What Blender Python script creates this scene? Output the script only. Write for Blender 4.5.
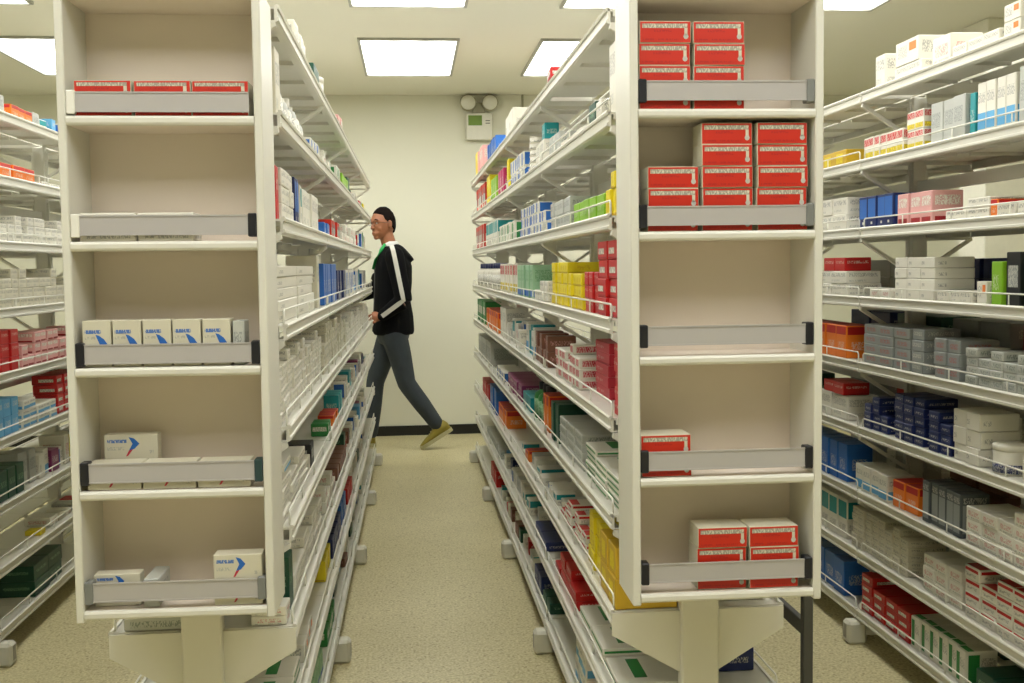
import bpy, bmesh, math, random
from mathutils import Vector, Matrix, noise
random.seed(11)
rnd = random.random
for o in list(bpy.data.objects): bpy.data.objects.remove(o)
scn = bpy.context.scene
C = scn.collection
PI = math.pi

# ------------------------------------------------------------------ camera
cam_d = bpy.data.cameras.new('camera'); cam_d.sensor_width = 36.0
cam_d.lens = 1078.0 / 1024.0 * 36.0; cam_d.clip_start = 0.05
cam = bpy.data.objects.new('camera', cam_d); C.objects.link(cam)
yaw, pitch, roll = 0.0927, 0.0694, 0.0144
F = Vector((math.sin(yaw)*math.cos(pitch), math.cos(yaw)*math.cos(pitch), -math.sin(pitch)))
R0 = Vector((math.cos(yaw), -math.sin(yaw), 0)); U0 = R0.cross(F)
R_ = R0*math.cos(roll) - U0*math.sin(roll); U_ = R0*math.sin(roll) + U0*math.cos(roll)
cam.matrix_world = Matrix(((R_.x, U_.x, -F.x, 0), (R_.y, U_.y, -F.y, 0), (R_.z, U_.z, -F.z, 1.364), (0, 0, 0, 1)))
scn.camera = cam
# ------------------------------------------------------------------ world, exposure
w = bpy.data.worlds.new('world'); scn.world = w; w.use_nodes = True
w.node_tree.nodes['Background'].inputs[0].default_value = (0.9, 0.9, 0.78, 1)
w.node_tree.nodes['Background'].inputs[1].default_value = 0.05
scn.view_settings.view_transform = 'Standard'; scn.view_settings.look = 'None'
scn.view_settings.gamma = 1.0; scn.view_settings.use_curve_mapping = False
scn.view_settings.exposure = 0.0
LAMP_STRENGTH = 8.1
LAMP_COLOR = (1.0, 0.99, 0.955)

# ------------------------------------------------------------------ materials
MATS = {}
def srgb(c):
    return tuple((x/255/12.92 if x/255 <= .04045 else ((x/255+.055)/1.055)**2.4) for x in c)
def mat(name, col, rough=.5, metal=0, noise_amt=.06, nscale=30, bump=0, spec=.5):
    if name in MATS: return MATS[name]
    m = bpy.data.materials.new(name); m.use_nodes = True; nt = m.node_tree
    b = nt.nodes['Principled BSDF']; b.inputs['Roughness'].default_value = rough
    b.inputs['Metallic'].default_value = metal; b.inputs['Specular IOR Level'].default_value = spec
    tc = nt.nodes.new('ShaderNodeTexCoord'); n = nt.nodes.new('ShaderNodeTexNoise')
    n.inputs['Scale'].default_value = nscale; n.inputs['Detail'].default_value = 3
    nt.links.new(tc.outputs['Object'], n.inputs['Vector'])
    mx = nt.nodes.new('ShaderNodeMix'); mx.data_type = 'RGBA'
    mx.inputs['A'].default_value = (*[max(0, c*(1-noise_amt)) for c in col], 1)
    mx.inputs['B'].default_value = (*[min(1, c*(1+noise_amt)) for c in col], 1)
    nt.links.new(n.outputs['Fac'], mx.inputs['Factor'])
    nt.links.new(mx.outputs['Result'], b.inputs['Base Color'])
    if bump:
        bp = nt.nodes.new('ShaderNodeBump'); bp.inputs['Strength'].default_value = bump
        bp.inputs['Distance'].default_value = .004
        nt.links.new(n.outputs['Fac'], bp.inputs['Height']); nt.links.new(bp.outputs['Normal'], b.inputs['Normal'])
    MATS[name] = m; return m
def print_mat(name, paper, ink, scale=(330, 330, 170), thr=.5, rough=.5, soft=.5):
    """small illegible print: thresholded stretched noise on the carton's own surface"""
    if name in MATS: return MATS[name]
    m = bpy.data.materials.new(name); m.use_nodes = True; nt = m.node_tree
    ink = tuple(i*soft+p_*(1-soft) for i, p_ in zip(ink, paper))
    b = nt.nodes['Principled BSDF']; b.inputs['Roughness'].default_value = rough
    tc = nt.nodes.new('ShaderNodeTexCoord'); mp = nt.nodes.new('ShaderNodeMapping')
    mp.inputs['Scale'].default_value = scale
    n = nt.nodes.new('ShaderNodeTexNoise'); n.inputs['Scale'].default_value = 1; n.inputs['Detail'].default_value = 1
    nt.links.new(tc.outputs['Object'], mp.inputs['Vector']); nt.links.new(mp.outputs['Vector'], n.inputs['Vector'])
    g = nt.nodes.new('ShaderNodeMath'); g.operation = 'GREATER_THAN'; g.inputs[1].default_value = thr
    nt.links.new(n.outputs['Fac'], g.inputs[0])
    mx = nt.nodes.new('ShaderNodeMix'); mx.data_type = 'RGBA'
    mx.inputs['A'].default_value = (*paper, 1); mx.inputs['B'].default_value = (*ink, 1)
    nt.links.new(g.outputs[0], mx.inputs['Factor']); nt.links.new(mx.outputs['Result'], b.inputs['Base Color'])
    MATS[name] = m; return m

PAL = {  # sRGB
 'white': (222, 219, 205), 'cream': (205, 200, 178), 'palegrey': (182, 184, 176), 'grey': (140, 145, 142),
 'darkgrey': (82, 88, 90), 'black': (26, 28, 32), 'red': (186, 22, 22), 'orange_red': (192, 36, 10),
 'crimson': (150, 14, 26), 'pinkred': (186, 44, 62), 'pink': (222, 165, 160), 'orange': (232, 122, 30),
 'yellow': (228, 208, 30), 'gold': (196, 160, 34), 'lime': (128, 180, 36), 'green': (40, 128, 60),
 'darkgreen': (16, 70, 50), 'palegreen': (150, 190, 150), 'teal': (20, 142, 146), 'lightblue': (90, 165, 210),
 'blue': (34, 98, 178), 'navy': (22, 38, 92), 'purple': (130, 50, 96), 'brown': (120, 78, 60), 'magenta': (170, 30, 90)}
def cm(c): return mat('card_' + c, srgb(PAL[c]), .45, noise_amt=.05, nscale=14)
def pm(c, ink='darkgrey'): return print_mat('print_%s_on_%s' % (ink, c), srgb(PAL[c]), srgb(PAL[ink]))

PAINT = mat('shelf_paint', srgb((214, 212, 199)), .38, noise_amt=.035, nscale=5)
PAINT_IN = mat('cap_board_paint', srgb((232, 220, 205)), .5, noise_amt=.04, nscale=6)
STRIP = mat('price_strip_plastic', srgb((176, 172, 168)), .3, noise_amt=.02)
BLACK = mat('black_plastic', srgb((24, 24, 30)), .4)
WHITEPL = mat('white_plastic', srgb((228, 226, 215)), .4)
DARKMETAL = mat('dark_metal', srgb((74, 74, 72)), .45, metal=.3)
WIRE = mat('white_wire', srgb((228, 227, 214)), .3)

# ------------------------------------------------------------------ mesh helpers
def link(name, me, parent=None, loc=None, rz=0):
    o = bpy.data.objects.new(name, me); C.objects.link(o)
    if parent: o.parent = parent
    if loc is not None: o.location = loc
    if rz: o.rotation_euler[2] = rz
    return o
def empty(name, loc=(0, 0, 0), rz=0):
    return link(name, None, None, loc, rz)
def tag(o, label=None, cat=None, group=None, kind=None):
    if label: o['label'] = label
    if cat: o['category'] = cat
    if group: o['group'] = group
    if kind: o['kind'] = kind
    return o
class MB:
    def __init__(s): s.v = []; s.f = []; s.mi = []; s.m = []; s.sm = []
    def mat(s, m):
        if m not in s.m: s.m.append(m)
        return s.m.index(m)
    def add(s, vs, fs, m, smooth=False):
        n = len(s.v); s.v += [tuple(v) for v in vs]; k = s.mat(m)
        for f in fs: s.f.append(tuple(i+n for i in f)); s.mi.append(k); s.sm.append(smooth)
    def box(s, x0, x1, y0, y1, z0, z1, m):
        s.add([(x0,y0,z0),(x1,y0,z0),(x1,y1,z0),(x0,y1,z0),(x0,y0,z1),(x1,y0,z1),(x1,y1,z1),(x0,y1,z1)],
              [(0,3,2,1),(4,5,6,7),(0,1,5,4),(1,2,6,5),(2,3,7,6),(3,0,4,7)], m)
    def cbox(s, x0, x1, y0, y1, z0, z1, m, c=.003):
        """chamfered box: 24 corner points"""
        X=(x0,x1);Y=(y0,y1);Z=(z0,z1); vs=[]; idx={}
        for i in (0,1):
            for j in (0,1):
                for k in (0,1):
                    sx=c if i==0 else -c; sy=c if j==0 else -c; sz=c if k==0 else -c
                    for a,(dx,dy,dz) in enumerate(((0,sy,sz),(sx,0,sz),(sx,sy,0))):
                        idx[i,j,k,a]=len(vs); vs.append((X[i]+dx,Y[j]+dy,Z[k]+dz))
        fs=[]
        g=lambda i,j,k,a: idx[i,j,k,a]
        fs.append([g(0,0,0,0),g(0,0,1,0),g(0,1,1,0),g(0,1,0,0)]); fs.append([g(1,0,0,0),g(1,1,0,0),g(1,1,1,0),g(1,0,1,0)])
        fs.append([g(0,0,0,1),g(1,0,0,1),g(1,0,1,1),g(0,0,1,1)]); fs.append([g(0,1,0,1),g(0,1,1,1),g(1,1,1,1),g(1,1,0,1)])
        fs.append([g(0,0,0,2),g(0,1,0,2),g(1,1,0,2),g(1,0,0,2)]); fs.append([g(0,0,1,2),g(1,0,1,2),g(1,1,1,2),g(0,1,1,2)])
        for i in (0,1):
            for j in (0,1): fs.append([g(i,j,0,0),g(i,j,1,0),g(i,j,1,1),g(i,j,0,1)])
            for k in (0,1): fs.append([g(i,0,k,0),g(i,1,k,0),g(i,1,k,2),g(i,0,k,2)])
        for j in (0,1):
            for k in (0,1): fs.append([g(0,j,k,1),g(1,j,k,1),g(1,j,k,2),g(0,j,k,2)])
        for i in (0,1):
            for j in (0,1):
                for k in (0,1): fs.append([g(i,j,k,0),g(i,j,k,1),g(i,j,k,2)])
        s.add(vs, fs, m)
    def prism(s, pts, axis, a0, a1, m):
        """pts 2D polygon extruded along axis ('x','y','z')"""
        def P(p, a): return {'x':(a,p[0],p[1]),'y':(p[0],a,p[1]),'z':(p[0],p[1],a)}[axis]
        n=len(pts); vs=[P(p,a0) for p in pts]+[P(p,a1) for p in pts]
        fs=[tuple(range(n)), tuple(range(2*n-1,n-1,-1))]+[(i,n+i,n+(i+1)%n,(i+1)%n) for i in range(n)]
        s.add(vs, fs, m)
    def tube(s, pts, r, m, seg=6):
        pts=[Vector(p) for p in pts]; rings=[]
        for i,p in enumerate(pts):
            d=(pts[min(i+1,len(pts)-1)]-pts[max(i-1,0)]).normalized()
            u=d.cross(Vector((0,0,1)) if abs(d.z)<.9 else Vector((1,0,0))).normalized(); v=d.cross(u)
            rr=r[i] if isinstance(r,(list,tuple)) else r
            rings.append([p+rr*(math.cos(2*PI*k/seg)*u+math.sin(2*PI*k/seg)*v) for k in range(seg)])
        vs=[q for rg in rings for q in rg]; fs=[]
        for i in range(len(pts)-1):
            for k in range(seg): fs.append((i*seg+k,i*seg+(k+1)%seg,(i+1)*seg+(k+1)%seg,(i+1)*seg+k))
        fs.append(tuple(range(seg))[::-1]); fs.append(tuple((len(pts)-1)*seg+k for k in range(seg)))
        s.add(vs,fs,m,True)
    def lathe(s, prof, m, seg=14, c=(0,0,0), smooth=True):
        vs=[(c[0]+r*math.cos(2*PI*k/seg),c[1]+r*math.sin(2*PI*k/seg),c[2]+z) for r,z in prof for k in range(seg)]
        fs=[]
        for i in range(len(prof)-1):
            for k in range(seg): fs.append((i*seg+k,i*seg+(k+1)%seg,(i+1)*seg+(k+1)%seg,(i+1)*seg+k))
        fs.append(tuple(range(seg))[::-1]); fs.append(tuple((len(prof)-1)*seg+k for k in range(seg)))
        s.add(vs,fs,m,smooth)
    def mesh(s, name):
        me=bpy.data.meshes.new(name); me.from_pydata(s.v,[],s.f)
        for m in s.m: me.materials.append(m)
        me.polygons.foreach_set('material_index', s.mi); me.polygons.foreach_set('use_smooth', s.sm)
        bm=bmesh.new(); bm.from_mesh(me); bmesh.ops.recalc_face_normals(bm, faces=bm.faces); bm.to_mesh(me); bm.free()
        me.update(); return me
    def build(s, name, parent=None, loc=None, rz=0): return link(name, s.mesh(name), parent, loc, rz)

# ================================================================== THE SETTING
XL, XR, YB, YN, ZC = -3.7, 4.3, 8.79, -2.2, 2.747
def floor_mat():
    m=bpy.data.materials.new('terrazzo_floor'); m.use_nodes=True; nt=m.node_tree; b=nt.nodes['Principled BSDF']
    tc=nt.nodes.new('ShaderNodeTexCoord'); b.inputs['Roughness'].default_value=.38
    v=nt.nodes.new('ShaderNodeTexVoronoi'); v.inputs['Scale'].default_value=130
    n=nt.nodes.new('ShaderNodeTexNoise'); n.inputs['Scale'].default_value=110; n.inputs['Detail'].default_value=4
    n2=nt.nodes.new('ShaderNodeTexNoise'); n2.inputs['Scale'].default_value=1.1; n2.inputs['Detail'].default_value=3
    for x in (v,n,n2): nt.links.new(tc.outputs['Object'], x.inputs['Vector'])
    r=nt.nodes.new('ShaderNodeValToRGB'); r.color_ramp.elements[0].position=.36; r.color_ramp.elements[1].position=.66
    r.color_ramp.elements[0].color=(*srgb((182,172,128)),1); r.color_ramp.elements[1].color=(*srgb((222,214,174)),1)
    nt.links.new(n.outputs['Fac'], r.inputs['Fac'])
    r2=nt.nodes.new('ShaderNodeValToRGB'); r2.color_ramp.elements[0].position=.02; r2.color_ramp.elements[1].position=.16
    r2.color_ramp.elements[0].color=(*srgb((170,155,125)),1); r2.color_ramp.elements[1].color=(1,1,1,1)
    sep=nt.nodes.new('ShaderNodeSeparateColor'); nt.links.new(v.outputs['Color'],sep.inputs['Color'])
    nt.links.new(sep.outputs['Red'], r2.inputs['Fac'])
    m1=nt.nodes.new('ShaderNodeMix'); m1.data_type='RGBA'; m1.blend_type='MULTIPLY'; m1.inputs['Factor'].default_value=.55
    nt.links.new(r.outputs['Color'],m1.inputs['A']); nt.links.new(r2.outputs['Color'],m1.inputs['B'])
    r3=nt.nodes.new('ShaderNodeValToRGB'); r3.color_ramp.elements[0].position=.35; r3.color_ramp.elements[1].position=.65
    r3.color_ramp.elements[0].color=(.86,.85,.80,1); r3.color_ramp.elements[1].color=(1,1,1,1)
    nt.links.new(n2.outputs['Fac'], r3.inputs['Fac'])
    m2=nt.nodes.new('ShaderNodeMix'); m2.data_type='RGBA'; m2.blend_type='MULTIPLY'; m2.inputs['Factor'].default_value=1
    nt.links.new(m1.outputs['Result'],m2.inputs['A']); nt.links.new(r3.outputs['Color'],m2.inputs['B'])
    nt.links.new(m2.outputs['Result'], b.inputs['Base Color']); return m
WALL=mat('painted_block_wall', srgb((222,221,200)), .7, noise_amt=.04, nscale=1.4, bump=.1)
CEIL=mat('ceiling_paint', srgb((232,230,214)), .8, noise_amt=.03, nscale=.9)
def struct(name,m): o=m.build(name); o['kind']='structure'; return o
b=MB(); b.box(XL,XR,YN,YB,-.1,0,floor_mat()); struct('floor',b)
b=MB(); b.box(XL,XR,YN,YB,ZC,ZC+.1,CEIL); struct('ceiling',b)
for nm,a in (('wall_back',(XL,XR,YB,YB+.1)),('wall_left',(XL-.1,XL,YN,YB)),('wall_right',(XR,XR+.1,YN,YB)),('wall_front',(XL,XR,YN-.1,YN))):
    b=MB(); b.box(*a,0,ZC,WALL); struct(nm,b)
SKIRT=mat('black_skirting', srgb((22,22,20)), .35)
b=MB(); b.box(XL,XR,YB-.014,YB,0,.075,SKIRT); b.box(XL,XR,YB-.014,YB-.006,.075,.08,SKIRT); struct('baseboard_back',b)
for nm,x0,x1 in (('baseboard_left',XL,XL+.014),('baseboard_right',XR-.014,XR)):
    b=MB(); b.box(x0,x1,YN,YB-.014,0,.078,SKIRT); struct(nm,b)
b=MB(); b.cbox(3.32,3.62,6.0,6.3,0,ZC,mat('column_paint', srgb((226,224,205)),.6),.006); struct('trim_1',b)      # square column
b=MB(); b.tube([(.93,YB-.012,2.40),(.93,YB-.012,ZC)],.009,mat('conduit', srgb((170,168,140)),.5)); struct('trim_2',b)  # conduit

# ceiling lights: 0.6 x 1.2 m recessed fittings
def lamp_mat():
    m=bpy.data.materials.new('lit_diffuser'); m.use_nodes=True; nt=m.node_tree; nt.nodes.clear()
    out=nt.nodes.new('ShaderNodeOutputMaterial'); e=nt.nodes.new('ShaderNodeEmission')
    tc=nt.nodes.new('ShaderNodeTexCoord'); wv=nt.nodes.new('ShaderNodeTexWave'); wv.wave_type='BANDS'; wv.bands_direction='X'
    wv.inputs['Scale'].default_value=1.63; wv.inputs['Distortion'].default_value=0; wv.inputs['Phase Offset'].default_value=PI
    nt.links.new(tc.outputs['Object'],wv.inputs['Vector'])
    mr=nt.nodes.new('ShaderNodeMapRange'); mr.inputs['To Min'].default_value=LAMP_STRENGTH*.55; mr.inputs['To Max'].default_value=LAMP_STRENGTH*1.45
    nt.links.new(wv.outputs['Fac'],mr.inputs['Value']); nt.links.new(mr.outputs['Result'],e.inputs['Strength'])
    e.inputs['Color'].default_value=(*LAMP_COLOR,1); nt.links.new(e.outputs[0],out.inputs[0]); return m
LM=lamp_mat(); FR=mat('lamp_frame', srgb((170,170,160)),.35,metal=.6)
W,L=.615,1.22
fr=MB()
for x0,x1,y0,y1 in ((0,.016,0,L),(W-.016,W,0,L),(.016,W-.016,0,.016),(.016,W-.016,L-.016,L)): fr.box(x0-W/2,x1-W/2,y0-L/2,y1-L/2,-.016,.0,FR)
fr_me=fr.mesh('frame'); df=MB(); df.box(-W/2+.016,W/2-.016,-L/2+.016,L/2-.016,-.008,-.001,LM); df_me=df.mesh('diffuser')
cols=[-2.50,-1.39,-.29,.82,1.93]; rows=[6.63,4.59,2.55,.51]
cn=['far left','left','middle','right','far right']; rn=['nearest the back wall','second from the back wall','third from the back wall','fourth from the back wall','farthest from the back wall']
for i,x in enumerate(cols):
    for j,y in enumerate(rows):
        t=tag(empty('ceiling_light',(x+W/2,y+L/2,ZC)),'lit rectangular ceiling light panel, %s row, %s'%(cn[i],rn[j]),'light','ceiling light panels')
        link('frame',fr_me,t); link('diffuser',df_me,t)

# ================================================================== RACKS
LV=[1.911,1.68,1.445,1.205,.975,.745,.515,.30,.085]     # underside of each shelf lip
LH=.034; HD=.205; BAY=1.253
GW=mat('shelf_underside', srgb((196,192,160)), .5, noise_amt=.03, nscale=4)
def shelf_mesh(bay):
    """one cantilever shelf: local x = outward (0 centre .. HD front), y along the rack"""
    b=MB(); g=.004; n=4
    for i in range(n):
        y0=g+i*(bay-2*g)/n; y1=g+(i+1)*(bay-2*g)/n-.002
        b.box(.012,HD-.006,y0,y1,LH-.006,LH-.001,PAINT)          # deck panel
        b.box(.02,HD-.012,y1-.014,y1,LH-.017,LH-.006,PAINT)         # folded edge under it
    b.box(HD-.006,HD,g,bay-g,0,LH,PAINT)
    b.box(HD-.02,HD-.006,g,bay-g,0,.003,PAINT)                    # returned lower edge
    b.prism([(HD-.004,LH-.006),(HD+.004,LH-.006),(HD+.006,LH),(HD+.003,LH+.004),(HD-.004,LH+.004)],'y',g,bay-g,PAINT)   # rolled top edge
    b.prism([(HD,.001),(HD+.004,.003),(HD+.004,.009),(HD,.011)],'y',g,bay-g,PAINT)
    return b.mesh('shelf')
def rail_mesh(bay):
    b=MB(); z=LH+.034; x=HD-.006
    b.tube([(x,.02,LH),(x,.02,z-.006),(x,.028,z),(x,bay-.028,z),(x,bay-.02,z-.006),(x,bay-.02,LH)],.0026,WIRE,6)
    for k in (1,2,3): b.tube([(x,bay*k/4,LH),(x,bay*k/4,z)],.0022,WIRE,5)
    return b.mesh('wire_guard')
def bracket_mesh(solid):
    b=MB(); p0=Vector((HD-.004,-.010)); p1=Vector((.03,-.118))
    if solid: b.prism([(.02,LH-.003),(HD+.003,LH-.003),(HD+.003,-.022),(.045,-.118),(.02,-.118)],'y',-.003,.003,PAINT)
    else:
        b.prism([(.02,-.001),(HD-.006,-.001),(HD-.006,-.010),(.02,-.012)],'y',-.002,.002,PAINT)      # thin arm under the deck
        b.prism([(p0.x,p0.y+.010),(p0.x+.002,p0.y-.002),(p1.x,p1.y-.006),(p1.x,p1.y+.008)],'y',-.009,.009,PAINT)   # sloping strut
        b.box(.018,.034,-.011,.011,-.135,0,PAINT)
    return b.mesh('bracket')
SH=shelf_mesh(BAY); RL_=rail_mesh(BAY); BR=bracket_mesh(False); BRS=bracket_mesh(True)
pb=MB(); pb.cbox(-.045,.045,-.02,.02,.03,1.93,PAINT,.004)
PO=pb.mesh('upright')
pb=MB(); pb.cbox(-.026,.026,-.02,.02,.03,1.93,PAINT,.004); PM_=pb.mesh('upright')
bb=MB(); bb.cbox(-HD+.01,HD-.01,-.022,.022,.03,.07,PAINT,.004); BE=bb.mesh('base_beam')
fb=MB(); fb.cbox(-.036,.036,-.030,.030,0,.082,mat('foot_plastic',srgb((206,204,188)),.5),.010)
fb.box(-.037,.037,-.012,.012,.02,.07,mat('foot_grey',srgb((150,148,136)),.5)); FO=fb.mesh('foot')
cb=MB()
for z in (.2,.9,1.6): cb.box(-.008,.008,0,BAY*4,z,z+.04,PAINT)
CB=cb.mesh('spine_rail')
def rack(x,y0,rot,label,guard=(1,1),nb=4):
    t=tag(empty('gondola_rack',(x,y0,0),rot),label,'shelving','gondola racks')
    link('spine_rail',CB,t)
    for i in range(nb+1):
        yy=i*BAY
        link('upright',PO if i in (0,nb) else PM_,t,(0,yy,0)); link('base_beam',BE,t,(0,yy,0))
        for s in (0,PI):
            fx=HD+.008 if s==0 else -HD-.008
            link('foot',FO,t,(fx,yy+.001,0))
            for k,z in enumerate(LV[:-1]):
                link('bracket',BRS if (k==6 and i in (0,nb)) else BR,t,(0,yy,z),s)
    for i in range(nb):
        for k,z in enumerate(LV):
            for s in (0,PI):
                sh=link('shelf',SH,t,(0,i*BAY+(BAY if s else 0),z),s)
                if k>=guard[1 if s else 0]: link('wire_guard',RL_,sh)
    return t
YS=2.458
rA=rack(-1.655,YS+.12,0,'long white metal shelving rack at the far left',(1,9))
rB=rack(-.487,YS,-.0032,'white shelving rack left of the walking man, behind the left end cap',(3,3))
rC=rack(.663,YS,.0058,'white shelving rack right of the aisle, behind the right end cap',(1,1))
rD=rack(1.775,YS-.05,0,'long white metal shelving rack at the far right',(9,1))
FACE={ # name: (front x at Y, direction into the shelf)
 'LR':(lambda y:-.283+.0032*(y-2.4),-1), 'RL':(lambda y:.458-.0058*(y-2.4),1),
 'AR':(lambda y:-1.45,-1), 'DL':(lambda y:1.57,1), 'BL':(lambda y:-.691+.0032*(y-2.4),1),
 'CR':(lambda y:.868-.0058*(y-2.4),-1), 'DR':(lambda y:1.98,-1)}
PLACE={'LR':'left aisle rack','RL':'right aisle rack','AR':'far left rack','DL':'far right rack',
 'BL':'outer side of left rack','CR':'outer side of right rack','DR':'back of far right rack'}
LEVEL=['top shelf','second shelf','third shelf','fourth shelf','fifth shelf','sixth shelf','seventh shelf','eighth shelf','lowest shelf']
ORD=['nearest','second','third','fourth','fifth','sixth','seventh','eighth','ninth','tenth','eleventh','twelfth','thirteenth','fourteenth','fifteenth','sixteenth','seventeenth','eighteenth','nineteenth','twentieth']+['farther']*60
LAY=['bottom','second','third','fourth','fifth','sixth','seventh','eighth']

# ------------------------------------------------------------------ cartons
# design: base colour, front decals, end decals; (u0,u1,v0,v1,material) in fractions of the face
def D(base, *dec, end=None, top=None): return dict(base=base, dec=dec, end=end if end is not None else dec, top=top)
P=pm
def design(n):
    W='white'
    return {
    'plain_white': lambda: D(W,(.1,.3,.3,.6,P(W))),
    'white_print': lambda: D(W,(.08,.92,.55,.85,P(W)),(.08,.6,.15,.3,P(W,'grey'))),
    'cream_print': lambda: D('cream',(.08,.92,.5,.8,P('cream')),(.1,.5,.15,.3,P('cream','grey'))),
    'white_red': lambda: D(W,(.05,.95,.62,.86,cm('red')),(.1,.8,.2,.45,P(W)), top=(.0,1,.0,.28,cm('red'))),
    'white_red_text': lambda: D(W,(.15,.85,.3,.7,P(W,'red')),(.1,.9,.1,.2,P(W))),
    'white_blue': lambda: D(W,(.05,.95,.08,.4,cm('lightblue')),(.1,.9,.6,.8,P(W))),
    'white_darkblue': lambda: D(W,(.05,.5,.08,.9,cm('blue')),(.55,.95,.4,.8,P(W))),
    'white_teal': lambda: D(W,(.05,.95,.5,.92,cm('teal')),(.1,.9,.15,.35,P(W))),
    'white_green': lambda: D(W,(.1,.45,.1,.9,cm('green')),(.5,.95,.5,.8,P(W)), top=(0,1,.1,.3,cm('green'))),
    'white_green_flat': lambda: D(W,(.0,1,.35,.65,cm('green')),top=(.1,.8,.3,.5,cm('green'))),
    'white_pink': lambda: D('pink',(.1,.9,.55,.85,P(W,'pinkred')),(.1,.9,.05,.2,cm('crimson'))),
    'white_yellow_red': lambda: D(W,(.04,.96,.62,.93,P('red','white')),(.04,.96,.08,.33,P('yellow','brown'))),
    'white_orange': lambda: D(W,(.6,.9,.5,.85,cm('orange')),(.1,.5,.3,.8,P(W))),
    'red': lambda: D('red',(.12,.72,.3,.62,P(W)),(.05,.95,.08,.14,cm('crimson'))),
    'red_plain': lambda: D('red',(.1,.9,.55,.75,P('red','white'))),
    'pinkred': lambda: D('pinkred',(.1,.6,.35,.6,P('pinkred','white')),end=((.05,.95,.1,.16,cm('crimson')),)),
    'pink_white_end': lambda: D(W,(.1,.9,.2,.85,P('pinkred','white')),end=((.1,.9,.2,.8,P('pinkred','white')),)),
    'yellow': lambda: D('yellow',(.3,.7,.3,.7,P('yellow','gold')),(.05,.95,.05,.12,cm('gold'))),
    'gold_face': lambda: D('gold',(.25,.75,.2,.8,P('yellow','gold')),end=((.85,.9,.2,.3,cm('black')),(.85,.9,.7,.8,cm('black')))),
    'lime': lambda: D('lime',(.15,.7,.35,.7,P('lime','white'))),
    'green_label': lambda: D('green',(.1,.9,.4,.75,P(W,'green'))),
    'darkgreen': lambda: D('darkgreen',(.15,.85,.45,.65,P('darkgreen','palegreen'))),
    'palegreen': lambda: D('palegreen',(.1,.9,.5,.85,P('palegreen','green')),(.0,1,.0,.22,cm('blue'))),
    'greenwhite': lambda: D('palegrey',(.1,.9,.25,.75,P('palegrey','darkgreen'))),
    'teal': lambda: D('teal',(.15,.85,.3,.6,P('teal','white'))),
    'lightblue': lambda: D('lightblue',(.15,.85,.5,.8,P('lightblue','white'))),
    'blue': lambda: D('blue',(.2,.8,.3,.6,P('blue','white'))),
    'navy': lambda: D('navy',(.12,.88,.35,.6,P('navy','white'))),
    'navyblue_tall': lambda: D('navy',(.08,.92,.3,.92,cm('blue')),(.4,.6,.12,.2,cm('white'))),
    'black': lambda: D('black',(.15,.85,.35,.75,P('grey','white'))),
    'greygreen': lambda: D('darkgrey',(.08,.92,.1,.75,cm('grey')),(.1,.9,.78,.92,P('darkgrey','white'))),
    'grey_red': lambda: D('grey',(.2,.8,.3,.7,P('grey','red'))),
    'grey': lambda: D('grey',(.1,.8,.4,.75,P('grey','white'))),
    'palegrey': lambda: D('palegrey',(.1,.8,.4,.75,P('palegrey','darkgrey'))),
    'orange': lambda: D('orange',(.05,.95,.72,1,cm('red')),(.2,.8,.25,.5,P('orange','white')),top=(0,1,0,1,cm('red'))),
    'orange_white': lambda: D('orange_red',(.1,.5,.1,.6,cm('white')),(.6,.9,.3,.8,cm('teal'))),
    'brown': lambda: D('brown',(.1,.9,.4,.7,P('brown','pink'))),
    'purple': lambda: D('purple',(.1,.8,.4,.7,P('purple','white'))),
    'magenta': lambda: D('magenta',(.1,.8,.4,.7,P('magenta','white'))),
    }[n]()
CM={}
def carton_mesh(n,w,d,h):
    """front faces -Y, origin at the bottom centre"""
    key=(n,round(w,3),round(d,3),round(h,3))
    if key in CM: return CM[key]
    ds=design(n); b=MB(); base=cm(ds['base']); b.cbox(-w/2,w/2,-d/2,d/2,0,h,base,min(.002,h*.08))
    e=.0005
    for (u0,u1,v0,v1,m) in ds['dec']:
        u0=max(u0,.03);u1=min(u1,.97);v0=max(v0,.04);v1=min(v1,.96)
        b.add([(-w/2+w*u0,-d/2-e,h*v0),(-w/2+w*u1,-d/2-e,h*v0),(-w/2+w*u1,-d/2-e,h*v1),(-w/2+w*u0,-d/2-e,h*v1)],[(0,1,2,3)],m)
    for (u0,u1,v0,v1,m) in ds['end']:
        u0=max(u0,.03);u1=min(u1,.97);v0=max(v0,.04);v1=min(v1,.96)
        for s in (-1,1):
            b.add([(s*(w/2+e),-d/2+d*u0,h*v0),(s*(w/2+e),-d/2+d*u1,h*v0),(s*(w/2+e),-d/2+d*u1,h*v1),(s*(w/2+e),-d/2+d*u0,h*v1)],[(0,1,2,3)],m)
    if ds['top']:
        u0,u1,v0,v1,m=ds['top']; u0=max(u0,.03);u1=min(u1,.97);v0=max(v0,.03);v1=min(v1,.97)
        b.add([(-w/2+w*u0,-d/2+d*v0,h+e),(-w/2+w*u1,-d/2+d*v0,h+e),(-w/2+w*u1,-d/2+d*v1,h+e),(-w/2+w*u0,-d/2+d*v1,h+e)],[(0,1,2,3)],m)
    me=b.mesh('carton'); CM[key]=me; return me
BM={}
def bottle_meshes(body,cap,r,h,label='white',ink='darkgrey'):
    k=(body,cap,r,h,label)
    if k not in BM:
        b=MB(); b.lathe([(r*.9,0),(r,.006),(r,h*.62),(r*.9,h*.70),(r*.45,h*.78),(r*.42,h*.8)],cm(body),14)
        b.lathe([(r+.0006,h*.14),(r+.0006,h*.55)],pm(label,ink),14)
        c=MB(); c.lathe([(r*.5,h*.79),(r*.52,h*.8),(r*.5,h),(r*.44,h)],cm(cap),12)
        BM[k]=(b.mesh('bottle'),c.mesh('cap'))
    return BM[k]
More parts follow.
